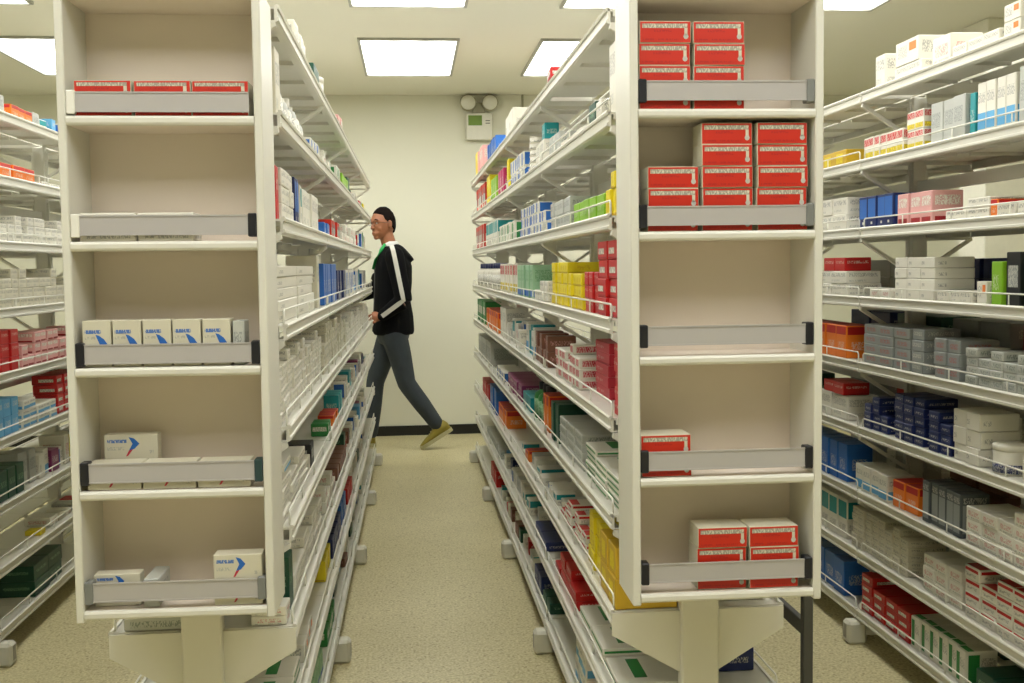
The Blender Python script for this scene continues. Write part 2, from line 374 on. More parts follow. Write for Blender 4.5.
def tub_meshes(body,cap,r,h,label='white',ink='darkgrey'):
    k=('tub',body,cap,r,h,label)
    if k not in BM:
        b=MB(); b.lathe([(r*.93,0),(r*.95,.004),(r*.97,h*.8),(r*.93,h*.84)],cm(body),18)
        b.lathe([(r*.975,h*.05),(r*.98,h*.35)],pm(label,ink),18)
        c=MB(); c.lathe([(r,h*.8),(r,h*.97),(r*.95,h)],cm(cap),18)
        BM[k]=(b.mesh('tub'),c.mesh('lid'))
    return BM[k]
ITEMS=[]
WHITE=('white','cream','pale','grey','pink_white')
def kind_of(dz,w,h):
    ds=design(dz)['base']
    if ds in ('white','cream','palegrey'):
        return 'small_carton' if h<.04 and w<.08 else 'flat_carton' if w>2*h else 'tall_carton' if h>1.25*w else 'medicine_carton'
    return {'red':'red_carton','orange_red':'orange_carton','crimson':'red_carton','pinkred':'pink_carton','pink':'pink_carton','orange':'orange_carton','yellow':'yellow_carton','gold':'yellow_carton','lime':'green_carton','green':'green_carton','darkgreen':'green_carton','palegreen':'green_carton','teal':'teal_carton','lightblue':'blue_carton','blue':'blue_carton','navy':'navy_carton','purple':'purple_carton','magenta':'magenta_carton','brown':'brown_carton','black':'black_carton','grey':'grey_carton','darkgrey':'grey_carton'}[ds]
LRK=(1.045,1.045,1.03,1.012,.99,.985,.965,.95,.94)
def ymap(face,lv,y):
    if face=='LR': return y*LRK[lv]
    if face=='DL': return y-.185
    if face=='AR': return y+.235
    return y
SPANS={}
def cl(face,lv,y0,y1,dz,desc,w,h,d=.11,layers=1,back=.014,gap=.003,drop=0,name=None,cat='box',tilt=1.0,lift=0,bot=None,share=False,stuff=False):
    """a run of like items standing along a shelf; w along the rack, h high, d deep into it"""
    fx,s=FACE[face]; rot=-PI/2 if s>0 else PI/2
    y0=ymap(face,lv,y0); y1=ymap(face,lv,y1)
    if not lift:
        ys=SPANS.get((face,lv))
        if ys and y0<ys+.004 and y0>ys-.12: y1+=ys+.004-y0; y0=ys+.004      # never start inside the neighbouring run
    z0=LV[lv]+LH+.0006+lift; n=max(1,int((y1-y0+gap)/(w+gap)+.3)); pitch=w+gap
    lim=2.468 if face not in ('DL','DR') else 2.45
    sk=0
    while y0+sk*pitch<lim and sk<n: sk+=1
    if sk: 
        if face in ('DL','DR'): n-=sk; y0+=sk*pitch
        else: y0=lim
    if n<1: return
    if not lift: SPANS[face,lv]=y0+n*pitch-gap
    place='%s, %s'%(LEVEL[lv],PLACE[face])
    me=None if bot else carton_mesh(dz,w-.001,d,h-.0008)
    for c in range(n):
        ly=max(1,layers-(1 if drop and rnd()<drop else 0)-(1 if drop and rnd()<drop*.5 else 0))
        off=(rnd()-.5)*.006
        for k in range(ly):
            yy=y0+w/2+c*pitch; x=fx(yy)+s*(back+.003+d/2+off+rnd()*.005*tilt)
            rr=rot+(rnd()-.5)*.05*tilt*min(1,gap/w*25)
            a=desc
            if n>1: a+=', %s column'%ORD[c]
            if ly>1: a+=', %s layer'%LAY[k]
            ITEMS.append(dict(me=me,bot=bot,x=x,y=yy,z=z0+k*h,r=rr if not bot else rnd()*6,lab=a+', '+place,grp='%s on %s, %s'%(desc,LEVEL[lv],PLACE[face]),
                name=name or kind_of(dz,w,h),cat=cat,dist=math.hypot(x,yy),base=desc))
# ================================================================== END CAPS
SL=[1.679,1.426,1.1685,.913,.662]; SR=[1.686,1.4325,1.171,.912,.662]
def end_cap(cx,cy,rz,label,holders,S,OFF,wi=.188,wo=.206,lean=0):
    t=tag(empty('end_cap_cabinet',(cx,cy,0),rz),label,'cabinet')
    t.rotation_euler[1]=lean
    dp=.164; zt=1.936; zb=.637
    for s in (-1,1):
        b=MB(); x0,x1=sorted((s*wi,s*wo)); b.cbox(x0,x1,0,dp,zb,zt,PAINT,.0025); b.build('side_panel',t)
    b=MB(); b.box(-wi,wi,dp-.012,dp,zb,zt,PAINT_IN)
    b.build('back_panel',t)
    b=MB(); b.cbox(-wi,wi,.002,dp-.012,1.914,zt,PAINT_IN,.002); b.build('top_panel',t)
    for i,z in enumerate(S):
        b=MB(); b.box(-wi,wi,.006,dp-.012,z-.018,z-.001,PAINT_IN)
        b.prism([(.0,z-.018),(.006,z-.020),(.006,z),(.001,z-.001),(-.002,z-.006),(-.002,z-.014)],'x',-wi,wi,PAINT)
        sh=b.build('shelf',t)
        b=MB(); o_=OFF[i]; b.box(-wi+.016,wi-.010,.004,.0065,z+o_,z+o_+.041,STRIP)
        b.box(-wi+.016,wi-.010,.0025,.004,z+o_,z+o_+.003,STRIP); b.box(-wi+.016,wi-.010,.0025,.004,z+o_+.038,z+o_+.041,STRIP)
        b.build('price_strip',sh)
        for k,s in ((0,-1),(1,1)):
            c=holders[i][k].replace('0','')
            if not c: continue
            m={'b':BLACK,'w':WHITEPL,'g':mat('grey_plastic',srgb((120,122,118)),.4),'t':mat('teal_plastic',srgb((40,66,66)),.4)}[c]
            b=MB(); x0,x1=sorted((s*(wi-.001),s*(wi-.018))); b.cbox(x0,x1,.0005,.03,z+max(o_-.004,.001),z+o_+.044,m,.002); h=b.build('strip_holder',sh)
    return t
lc=end_cap(-.5045,2.262,-.012,'white open end cabinet with blue-and-white cartons, left of the aisle',['w0','wb','bb','bt','gg'],SL,(.007,.012,.007,.016,.017),.186,.203,.0045)
lc  # 'w0': no right holder
rc=end_cap(.664,2.219,-.010,'white open end cabinet stocked with red cartons, right of the aisle',['bg','bg','bb','bb','bb'],SR,(.017,.012,.022,.015,.023))
for o in list(lc.children_recursive):
    pass

def red_mesh(w,d,h):
    b=MB(); b.cbox(-w/2,w/2,-d/2,d/2,0,h,cm('cream'),.0012)
    y=-d/2-.0004
    R=cm('orange_red'); Wp=pm('cream','darkgrey')
    def q(u0,u1,v0,v1,m,e=0): b.add([(-w/2+w*u0,y-e,h*v0),(-w/2+w*u1,y-e,h*v0),(-w/2+w*u1,y-e,h*v1),(-w/2+w*u0,y-e,h*v1)],[(0,1,2,3)],m)
    q(.01,.99,.03,.97,R)
    b2=MB(); 
    def q2(u0,u1,v0,v1,m,e=.0004): b2.add([(-w/2+w*u0,y-e,h*v0),(-w/2+w*u1,y-e,h*v0),(-w/2+w*u1,y-e,h*v1),(-w/2+w*u0,y-e,h*v1)],[(0,1,2,3)],m)
    q2(.05,.93,.68,.88,print_mat('title_print',srgb(PAL['cream']),srgb((60,60,60)),(520,520,150),.45))
    q2(.87,.93,.35,.68,cm('cream')); b2.add([(-w/2+w*(.90+.05*math.cos(a*PI/4)),y-.0004,h*(.3+.13*math.sin(a*PI/4))) for a in range(8)],[tuple(range(8))],cm('palegrey'))
    q2(.28,.62,.50,.60,pm('orange_red','crimson')); q2(.06,.8,.12,.2,pm('orange_red','crimson'))
    return b.mesh('red_carton'),b2.mesh('printed_label')
RM=red_mesh(.108,.078,.0448); RM2=red_mesh(.113,.078,.0355)
def place_cap(cap,me,x,yoff,z,lab,grp,dec=None,rz=0,d=.078,name='medicine_carton',decname='printed_label'):
    M=Matrix.Translation(cap.location)@cap.rotation_euler.to_matrix().to_4x4()
    p=M@Vector((x,.012+d/2+yoff,z)); r=cap.rotation_euler[2]+rz
    o=link(name,me,None,p,r); tag(o,lab,'box',grp)
    if dec: link(decname,dec,o)
    return o
G='red cartons in the right end cabinet'
cx=.664   # cabinet centre
def red_stack(si,x,n,txt,yo=0):
    for k in range(n):
        place_cap(rc,RM[0],x-cx+(rnd()-.5)*.003,yo+rnd()*.004,SR[si]+.0003+k*.0452,'red carton with white title band, %s layer of %s'%(LAY[k],txt),G,RM[1],(rnd()-.5)*.02)
red_stack(0,.535,4,'left stack, top shelf, right end cabinet'); red_stack(0,.651,4,'right stack, top shelf, right end cabinet')
red_stack(1,.552,3,'left stack, second shelf, right end cabinet',.002)
red_stack(1,.667,5,'middle stack, second shelf, right end cabinet'); red_stack(1,.786,5,'right stack, second shelf, right end cabinet')
red_stack(3,.534,2,'stack on fourth shelf, right end cabinet')
red_stack(4,.657,3,'left stack, lowest shelf, right end cabinet',.004); red_stack(4,.770,3,'right stack, lowest shelf, right end cabinet')
G='red and white cartons in the left end cabinet'
cx=-.502
for i,x in enumerate((-.617,-.499,-.384)):
    for k in range(2):
        place_cap(lc,RM2[0],x-cx,0,SL[0]+.0003+k*.0358,'flat red carton, %s layer, %s stack, top shelf of left end cabinet'%(('bottom','top')[k],('left','middle','right')[i]),G,RM2[1],(rnd()-.5)*.03)
def blue_logo(w,d,h,kind):
    b=MB(); b.cbox(-w/2,w/2,-d/2,d/2,0,h,cm('cream'),.0012); y=-d/2-.0005
    c=MB(); 
    def P2(pts,m,e=0): c.add([(-w/2+w*u,y-e,h*v) for u,v in pts],[tuple(range(len(pts)))],m)
    tp=print_mat('title_blue',srgb(PAL['cream']),srgb(PAL['blue']),(450,450,120),.42,.5,.9)
    if kind=='swoosh':      # tapering blue wedge at the lower right
        P2([(.08,.72),(.66,.72),(.66,.80),(.08,.80)],tp); P2([(.08,.60),(.45,.60),(.45,.66),(.08,.66)],pm('cream','grey'))
        P2([(.46,.70),(.58,.68),(.76,.60),(.90,.47),(.90,.43),(.66,.43),(.58,.52)],cm('blue'))
        P2([(.10,.08),(.42,.08),(.42,.2),(.10,.2)],pm('cream','grey'))
    else:                   # blue crescent pointing right with a thin red tail
        k0,k1=(.50,1.0) if kind=='arrow_high' else (.38,1.02) if kind=='arrow_left' else (0,1)
        g=lambda v: k0+(k1-k0)*v
        def Q(pts,m): P2([(u,g(v)) for u,v in pts],m)
        Q([(.06,.66),(.42,.66),(.42,.8),(.06,.8)],tp); Q([(.06,.36),(.38,.36),(.38,.5),(.06,.5)],pm('cream','grey'))
        Q([(.46,.9),(.56,.84),(.66,.62),(.56,.4),(.46,.34),(.53,.62)],cm('blue'))
        Q([(.46,.34),(.54,.4),(.44,.12),(.40,.1)],cm('pinkred'))
        Q([(.84,.2),(.92,.2),(.92,.34),(.84,.34)],pm('cream','grey'))
    return b.mesh('white_carton'),c.mesh('printed_logo')
rp=carton_mesh('white_red_text',.112,.078,.058)
for i,x in enumerate((-.617,-.501)):
    place_cap(lc,rp,x-cx,0,SL[1]+.0003,'flat white carton with red print, %s one, second shelf, left end cabinet'%('left','right')[i],G,None,(rnd()-.5)*.02)
m=blue_logo(.0565,.05,.096,'swoosh')
for i in range(5):
    place_cap(lc,m[0],-.646+i*.0602-cx,0,SL[2]+.0003,'white carton with blue swoosh, %s from left, third shelf, left end cabinet'%['first','second','third','fourth','fifth'][i],G,m[1],(rnd()-.5)*.03,.05,decname='printed_logo')
gm=carton_mesh('palegrey',.024,.06,.092)
place_cap(lc,gm,-.3605-cx,.002,SL[2]+.0003,'narrow grey carton at right end of third shelf, left end cabinet',G,None,0,.06)
m=blue_logo(.108,.058,.055,'arrow')
for i,x in enumerate((-.622,-.510,-.398)):
    place_cap(lc,m[0],x-cx,0,SL[3]+.0003,'low white carton, %s in row, fourth shelf, left end cabinet'%('left','middle','right')[i],G,m[1],(rnd()-.5)*.02,.058,decname='printed_logo')
m=blue_logo(.112,.035,.104,'arrow_high')
place_cap(lc,m[0],-.605-cx,.074,SL[3]+.0004,'tall white carton with blue crescent standing behind row, fourth shelf, left end cabinet',G,m[1],.0,.035,decname='printed_logo')
m=blue_logo(.095,.035,.068,'arrow_left')
place_cap(lc,m[0],-.629-cx,.02,SL[4]+.0003,'white carton with blue crescent, left on lowest shelf, left end cabinet',G,m[1],.02,.035,decname='printed_logo')
place_cap(lc,carton_mesh('palegrey',.032,.10,.06),-.555-cx,.004,SL[4]+.0003,'small grey carton in middle of lowest shelf, left end cabinet',G,None,0,.1)
m=blue_logo(.10,.045,.0535,'arrow')
for k in range(2):
    place_cap(lc,m[0],-.375-cx,0,SL[4]+.0003+k*.0538,'white carton with blue crescent, %s of right stack, lowest shelf, left end cabinet'%('bottom','top')[k],G,m[1],0,.045,decname='printed_logo')

# ================================================================== STOCK ON THE RACKS
MIXW=['white_print','cream_print','palegrey','white_blue','white_teal','white_red_text','white_darkblue','plain_white']
MIXC=['red_plain','navy','yellow','teal','green_label','brown','purple','lightblue','darkgreen','orange']
NICE={'white_print':'white carton','cream_print':'cream carton','palegrey':'pale grey carton','white_blue':'white carton with blue band','white_teal':'white carton with teal band','white_red_text':'red-lettered white carton','white_darkblue':'white carton with blue side','plain_white':'plain white carton','red_plain':'red carton','navy':'navy carton','yellow':'yellow carton','teal':'teal carton','green_label':'green carton','brown':'brown carton','purple':'purple carton','lightblue':'light blue carton','darkgreen':'dark green carton','orange':'orange carton'}
def mix(face,lv,y0,y1,h0=.02,h1=.06,pc=.3,w0=.05,w1=.1,gapmax=.03,back=.014):
    y=y0; i=0
    while y<y1-.03 and i<19:
        w=w0+(w1-w0)*rnd(); dz=random.choice(MIXC if rnd()<pc else MIXW); h=h0+(h1-h0)*rnd()
        cl(face,lv,y,y+w,dz,NICE[dz]+', %s of mixed run'%ORD[i],w,h,.07+.04*rnd(),1,back=back+.02*rnd(),tilt=3)
        y+=w+.004+gapmax*rnd(); i+=1
# ---- aisle side of the right rack
f='RL'
cl(f,0,3.55,3.68,'red','small red packet',.04,.035,.06,2)
cl(f,0,4.75,5.15,'plain_white','large white carton',.2,.115,.16)
cl(f,0,5.7,6.3,'blue','blue carton',.09,.11,.08,1)
cl(f,0,6.6,7.1,'white_pink','pink carton',.12,.16,.12); cl(f,0,7.12,7.3,'yellow','yellow carton',.08,.17,.1)
cl(f,1,2.47,2.56,'white_print','tall white carton',.085,.165,.15)
cl(f,1,2.66,2.74,'white_print','small white carton',.075,.06,.1); cl(f,1,2.76,2.86,'darkgreen','dark green carton',.09,.07,.1)
cl(f,1,2.9,3.35,'white_red_text','low white carton',.07,.03,.1,1)
cl(f,1,3.4,3.62,'palegrey','grey white carton',.07,.075,.1,1)
cl(f,1,3.74,3.98,'white_print','square white carton',.115,.09,.12,1); cl(f,1,3.74,3.86,'teal','teal carton',.085,.055,.05,1,lift=.0905)
cl(f,1,4.08,4.22,'white','w',0.1,.1) if False else None
for k in range(6):
    cl(f,1,4.1,4.2,None,'flat round white tin %s in stack'%['at base','second','third','fourth','fifth','on top'][k],.12,.024,.1,1,name='round_tin',cat='tin',lift=k*.0242,bot=tub_meshes('white','cream',.052,.024),back=.012)
cl(f,1,4.4,4.95,'white_darkblue','white carton with blue corner',.085,.06,.1,2)
cl(f,1,5.02,5.14,'yellow','yellow carton',.06,.15,.08); cl(f,1,5.25,5.6,'magenta','magenta carton',.1,.13,.1)
cl(f,1,5.7,6.05,'lime','lime green carton',.11,.13,.1); cl(f,1,6.1,6.4,'yellow','bright yellow carton',.14,.17,.1)
cl(f,1,6.5,7.3,'orange_white','orange and white carton',.13,.16,.1)
cl(f,2,2.48,2.6,'yellow','yellow carton',.055,.065,.09,1); cl(f,2,2.5,2.56,'yellow','yellow upper carton',.05,.04,.08,1,lift=.0655)
cl(f,2,2.63,3.12,'lime','lime green carton',.095,.062,.1,1)
cl(f,2,3.16,3.62,'palegrey','pale grey carton',.07,.045,.09,2)
cl(f,2,3.74,4.6,'white_darkblue','white carton with blue corner',.08,.04,.1,3,drop=.3)
cl(f,2,4.75,5.55,'white_green','white and green carton',.1,.09,.1); cl(f,2,5.65,6.5,'white_teal','teal banded carton',.1,.14,.1)
cl(f,2,6.6,7.35,'orange_white','orange and white carton',.12,.15,.1)
cl(f,3,2.455,2.70,'red','big red carton',.118,.046,.13,4,drop=0)
cl(f,3,2.72,2.92,'red_plain','smaller red carton',.062,.036,.1,3)
cl(f,3,2.96,3.22,'yellow','yellow carton',.06,.034,.1,3,drop=.3); cl(f,3,3.24,3.62,'yellow','bright yellow carton',.058,.034,.1,4)
cl(f,3,3.72,4.1,'white_print','small white carton',.06,.036,.09,2,drop=.5)
cl(f,3,4.15,4.68,'palegreen','pale green carton',.09,.13,.1)
cl(f,3,4.72,5.6,'white_yellow_red','red and yellow striped carton',.08,.14,.1)
cl(f,3,5.7,7.3,None,'white bottle with dark cap',.09,.145,.08,1,name='medicine_bottle',cat='bottle',bot=bottle_meshes('white','navy',.04,.145),share=True)
cl(f,4,2.47,2.53,'red_plain','red and white carton',.055,.034,.13,5)
cl(f,4,2.78,3.0,'pinkred','large pink-red carton',.20,.030,.16,5,back=.05)
cl(f,4,3.03,3.5,'pink_white_end','white-ended pink carton',.065,.03,.1,4,drop=.5)
cl(f,4,3.72,4.1,'brown','brown carton',.07,.055,.1,2,drop=.3)
mix(f,4,4.15,5.2,.07,.12,.35,.05,.08,.006)
cl(f,4,5.25,5.6,'white_print','white carton',.15,.15,.1); cl(f,4,5.7,6.5,'orange','red-topped carton',.1,.11,.1); cl(f,4,6.6,7.3,'green_label','green carton',.12,.14,.1)
cl(f,5,2.47,2.95,'white_green_flat','flat green-striped carton',.155,.016,.17,6,drop=.5)
cl(f,5,3.0,3.45,'greenwhite','grey-green carton',.14,.026,.15,4)
cl(f,5,3.48,3.62,'darkgreen','dark green carton',.066,.13,.1); cl(f,5,3.72,3.86,'orange','orange carton',.06,.13,.09)
cl(f,5,3.9,4.2,None,'green bottle',.085,.14,.08,1,name='lotion_bottle',cat='bottle',bot=bottle_meshes('green','black',.038,.14,'palegreen','green'))
cl(f,5,4.25,4.55,'teal','teal carton',.14,.06,.1); cl(f,5,4.6,5.3,'purple','purple carton',.16,.035,.12,2); cl(f,5,5.4,5.9,'white_darkblue','white and blue carton',.09,.05,.1,1)
cl(f,5,6.3,7.3,'greenwhite','large grey carton',.32,.14,.2)
cl(f,6,2.468,2.67,'gold_face','large yellow carton',.098,.074,.15,2,back=.004)
cl(f,6,2.68,2.91,'yellow','bright yellow carton',.055,.048,.11,3)
cl(f,6,2.96,3.16,'white_red','red and white carton',.06,.028,.1,3,drop=.3)
cl(f,6,3.2,3.45,'white_red','red-banded white carton',.08,.03,.1,3,drop=.4)
mix(f,6,3.35,3.66,.02,.05,.1); mix(f,6,3.75,4.7,.02,.05,.1)
cl(f,6,5.35,5.75,'orange','orange-brown carton',.1,.09,.1); cl(f,6,5.85,6.4,'blue','blue carton',.12,.13,.1,1); cl(f,6,6.5,7.0,'red_plain','red carton',.12,.1,.1)
cl(f,7,2.5,3.05,'white_green_flat','flat green-striped carton',.18,.022,.16,3,drop=.4)
cl(f,7,3.12,3.6,'red_plain','red carton',.115,.03,.12,3,drop=.3)
cl(f,7,3.8,4.15,'navy','dark navy carton',.17,.035,.11,1); mix(f,7,4.25,5.6,.03,.07,.25)
cl(f,7,5.7,6.6,'greenwhite','grey-green carton',.11,.05,.1,1)
cl(f,8,2.95,3.18,'white_blue','blue and white carton',.07,.07,.1,2); cl(f,8,2.7,2.9,'orange','orange carton',.09,.08,.1)
cl(f,8,3.75,3.95,'darkgreen','dark carton',.09,.04,.1,1); cl(f,8,3.98,4.2,'navy','navy carton',.1,.07,.1,1)
mix(f,8,4.3,5.8,.03,.07,.35); cl(f,8,6.0,6.4,'red_plain','dark red carton',.12,.09,.1)
# ---- aisle side of the left rack
f='LR'
cl(f,0,2.66,2.74,'white_print','small white carton',.07,.05,.08)
cl(f,0,2.86,3.25,'white_print','white carton',.09,.09,.1,1); cl(f,0,3.42,3.62,'darkgreen','olive-dark carton',.09,.085,.1)
cl(f,0,3.72,3.9,None,'round white tub',.13,.1,.1,1,name='plastic_tub',cat='tub',bot=tub_meshes('white','white',.055,.1),back=.02)
cl(f,0,4.55,4.7,'white_pink','pink and white carton',.09,.085,.08)
cl(f,1,2.45,2.55,'cream_print','tall cream carton',.095,.165,.16)
for i,y in enumerate((2.66,2.76,2.86,2.96,3.06,3.16)):
    cl(f,1,y-.04,y+.04,None,'white bottle %s from end cabinet'%ORD[i+1].replace('second','first').replace('third','second') if False else 'white bottle, %s from the end cabinet'%['first','second','third','fourth','fifth','sixth'][i],.08,.125-.008*(i%3),.08,1,name='medicine_bottle',cat='bottle',bot=bottle_meshes('palegrey' if i%2 else 'white','white',.036,.125-.008*(i%3)),back=.02)
cl(f,1,3.28,3.6,'white_darkblue','white carton with blue corner',.075,.06,.1,1); mix(f,1,3.7,4.25,.05,.10,.15)
cl(f,1,4.35,4.6,'white_green','white and green carton',.1,.08,.1); cl(f,1,4.7,5.1,'lime','lime carton',.11,.08,.1,1); mix(f,1,5.2,6.9,.06,.11,.25,.08,.14)
cl(f,2,2.45,2.5,'red_plain','dark red carton',.05,.125,.1)
cl(f,2,2.52,2.80,'white_print','stacked white carton',.085,.042,.13,3); cl(f,2,2.82,2.93,'navyblue_tall','tall blue carton',.05,.13,.1)
cl(f,2,2.96,3.0,'white_teal','narrow white carton',.05,.12,.1)
cl(f,2,3.03,3.5,'white_print','tall white carton',.11,.115,.1); cl(f,2,3.72,4.0,'blue','blue carton',.085,.05,.1); cl(f,2,3.72,4.3,'orange_white','orange-red carton',.1,.03,.1,lift=.0505) if False else None
cl(f,2,4.05,4.5,'orange_white','orange-red carton',.085,.075,.1); cl(f,2,4.6,5.7,'white_red_text','white carton',.085,.045,.1,2,drop=.5)
mix(f,2,5.8,7.1,.06,.11,.2,.08,.14)
cl(f,3,2.47,3.4,'plain_white','flat white box',.45,.027,.17,5,gap=.010,back=.02,drop=.0,tilt=1)
cl(f,3,3.5,3.6,'cream_print','tall cream carton',.06,.17,.1)
cl(f,3,3.72,4.3,'blue','blue carton',.085,.145,.1); cl(f,3,4.4,4.9,'navy','navy carton',.09,.12,.1); cl(f,3,4.95,5.6,'white_darkblue','white carton with blue corner',.1,.12,.1)
mix(f,3,5.7,7.1,.08,.13,.2,.08,.14)
cl(f,4,2.46,3.62,'white_print','small white carton',.057,.027,.09,6,gap=.002,drop=.5)
cl(f,4,3.70,4.9,'cream_print','small cream carton',.064,.033,.09,5,gap=.002,drop=.5)
cl(f,4,4.98,7.3,'white_print','small white carton at far end',.08,.035,.09,4,gap=.003,drop=.5,stuff=True)
cl(f,5,2.46,3.0,'white_print','flat white carton',.17,.02,.16,6,gap=.006,drop=.5,tilt=2)
cl(f,5,2.46,2.62,'white_blue','blue-banded flat carton',.15,.02,.14,1,lift=.121)
cl(f,5,3.05,3.2,'cream_print','cream carton',.07,.05,.1,1); cl(f,5,3.24,3.36,'black','black carton',.1,.07,.08)
cl(f,5,3.85,3.98,'green_label','green carton',.06,.045,.06); cl(f,5,4.1,4.3,'orange','orange carton',.07,.04,.06); cl(f,5,4.4,4.6,'teal','teal carton',.07,.08,.06)
mix(f,5,4.95,7.1,.03,.08,.2,.08,.14)
cl(f,6,2.558,2.63,'white_red_text','red-dotted white carton',.07,.022,.08,2); cl(f,6,2.66,2.74,'darkgreen','dark green carton',.085,.13,.05)
cl(f,6,2.75,3.6,'white_print','low white carton',.13,.03,.14,3,drop=.4); cl(f,6,3.72,4.2,'white_red_text','red-lettered carton',.09,.04,.1,2,drop=.4)
cl(f,6,4.3,4.9,'brown','brown carton',.11,.05,.1,1); mix(f,6,5.0,7.1,.03,.08,.3,.08,.14)
cl(f,7,2.6,2.9,'white_green_flat','flat green-striped carton',.14,.02,.14,2); cl(f,7,2.95,3.2,'white_orange','white and orange carton',.08,.05,.1)
cl(f,7,3.72,3.98,'yellow','yellow carton',.08,.07,.1,1); cl(f,7,4.02,4.5,'navy','navy carton',.09,.07,.1,1); cl(f,7,4.55,4.9,'blue','blue carton',.1,.08,.1); cl(f,7,4.95,5.3,'red_plain','red carton',.1,.07,.1)
mix(f,7,5.4,7.1,.03,.08,.3,.08,.14)
cl(f,8,2.5,2.75,'navy','dark navy carton',.08,.09,.1,1); cl(f,8,2.8,3.1,'red','red carton',.09,.05,.1,1); cl(f,8,3.15,3.5,'palegreen','green and blue carton',.08,.07,.1,1)
cl(f,8,3.75,4.1,'green_label','green carton',.08,.06,.1,1); mix(f,8,4.2,6.6,.03,.07,.3,.08,.14)
# ---- outer side of the left rack and of the right rack (glimpsed under the end cabinets)
cl('BL',6,2.46,2.75,'greenwhite','grey-green carton',.13,.03,.15,1,back=.02); cl('BL',6,2.8,3.4,'white_print','white carton',.12,.05,.12,1)
cl('CR',6,2.50,2.75,'white_red','red-lettered white carton',.12,.045,.15,1,back=.02); cl('CR',6,2.8,3.4,'white_print','white carton',.12,.05,.12,1)
cl('CR',7,2.6,2.8,'navy','navy carton',.12,.06,.12,1)
# ---- far right rack
f='DL'
cl(f,0,2.64,2.98,'white_orange','orange-dotted white carton',.08,.045,.12,2); cl(f,0,2.99,3.24,'white_print','low white carton',.085,.04,.12,1)
cl(f,0,3.26,3.36,'white_red_text','red-lettered white carton',.11,.085,.1); cl(f,0,3.44,3.64,'white_print','wide white carton',.19,.045,.12,1)
cl(f,0,3.46,3.62,'white_orange','upper white carton',.16,.075,.12,1,lift=.0455); cl(f,0,3.70,3.78,'white_print','tall white carton',.075,.11,.08)
cl(f,1,2.62,2.82,'white_teal','teal-edged white carton',.06,.15,.12); cl(f,1,2.84,2.89,'palegrey','tall grey carton',.06,.15,.12)
cl(f,1,2.91,3.10,'white_blue','white carton with blue band',.046,.14,.12,1); cl(f,1,3.115,3.14,'teal','narrow teal carton',.03,.12,.1)
cl(f,1,3.16,3.38,'palegrey','tall grey-white carton',.072,.125,.12); cl(f,1,3.42,3.52,'white_yellow_red','taller red and yellow carton',.055,.06,.1,2)
cl(f,1,3.56,3.88,'white_yellow_red','red and yellow carton',.042,.078,.1,1)
cl(f,1,4.02,4.5,'gold_face','dull yellow carton',.12,.06,.12,1)
cl(f,2,2.62,2.98,'white_print','low white carton',.09,.035,.12,2,drop=.5); cl(f,2,2.99,3.02,'orange','small orange carton',.035,.05,.08)
cl(f,2,3.04,3.34,'white_print','long white carton',.12,.03,.13,2,drop=.4); cl(f,2,3.36,3.60,'white_pink','pink and white carton',.075,.1,.1)
cl(f,2,3.62,3.88,'navyblue_tall','blue carton',.068,.11,.1); cl(f,2,4.0,4.6,'white_print','large white carton',.14,.06,.13,2)
cl('DR',1,3.2,3.5,'navy','dark navy carton',.1,.09,.1,1); cl('DR',2,3.3,3.7,'red_plain','dark red carton',.12,.05,.1,1); cl('DR',0,3.0,3.4,'white_print','white carton',.12,.08,.1,1)
cl(f,3,2.62,2.68,'lime','green carton near frame edge',.055,.12,.1); cl(f,3,2.80,2.86,'lime','bright green carton',.055,.115,.1); cl(f,3,2.88,2.95,'black','black carton',.07,.145,.1); cl(f,3,2.96,3.02,'lime','lime green carton',.055,.12,.1)
cl(f,3,3.04,3.1,'white_orange','orange-spotted carton',.055,.065,.1); cl(f,3,3.12,3.32,'white_print','low white carton',.065,.035,.10,1)
cl(f,3,3.34,3.62,'plain_white','white carton',.09,.034,.13,4); cl(f,3,3.66,3.82,'white_red_text','low red-lettered carton',.07,.03,.1,1); cl(f,3,4.0,4.55,'white_print','large white carton',.15,.045,.13,2)
cl(f,3,4.02,4.2,'red_plain','red carton',.1,.05,.1,1,lift=.0905)
cl(f,4,2.62,3.14,'greenwhite','small greenish white carton',.064,.026,.1,5,gap=.002,drop=.6)
cl(f,4,3.18,3.32,'grey_red','grey carton with red print',.075,.04,.12,3,drop=.4)
cl(f,4,3.40,3.48,'grey','dark grey carton',.08,.035,.12,4); cl(f,4,3.5,3.86,'grey_red','grey carton with red lettering',.117,.034,.15,4)
cl(f,4,4.0,4.5,'orange','red-orange carton',.1,.12,.1)
cl(f,5,2.62,2.88,'white_red_text','white carton with red print',.075,.07,.12)
cl(f,5,2.92,3.02,None,'wide white tub with navy band',.11,.08,.1,1,name='plastic_tub',cat='tub',bot=tub_meshes('white','white',.054,.08,'navy','white'),back=.010)
cl(f,5,3.06,3.22,'plain_white','white carton',.075,.05,.12,3,drop=.6); cl(f,5,3.23,3.37,'navy','shorter navy carton',.064,.031,.11,4,drop=.6)
cl(f,5,3.40,3.62,'navy','navy carton',.066,.030,.11,5); cl(f,5,3.66,3.88,'navy','navy and grey carton',.058,.029,.1,4,drop=.6)
cl(f,5,4.0,4.3,'white_print','white far-bay carton',.14,.09,.12,1); cl(f,5,4.02,4.2,'red_plain','red carton',.1,.045,.1,1,lift=.0905); cl(f,5,4.35,4.6,'darkgreen','green carton',.1,.14,.1)
cl(f,6,2.62,2.78,'white_red','red-banded carton',.075,.04,.13,2); cl(f,6,2.80,3.13,'white_red_text','red-lettered white carton',.08,.036,.13,4,drop=.3)
cl(f,6,3.16,3.42,'greygreen','black-footed grey carton',.045,.130,.09); cl(f,6,3.44,3.62,'orange','red-topped orange carton',.085,.09,.1)
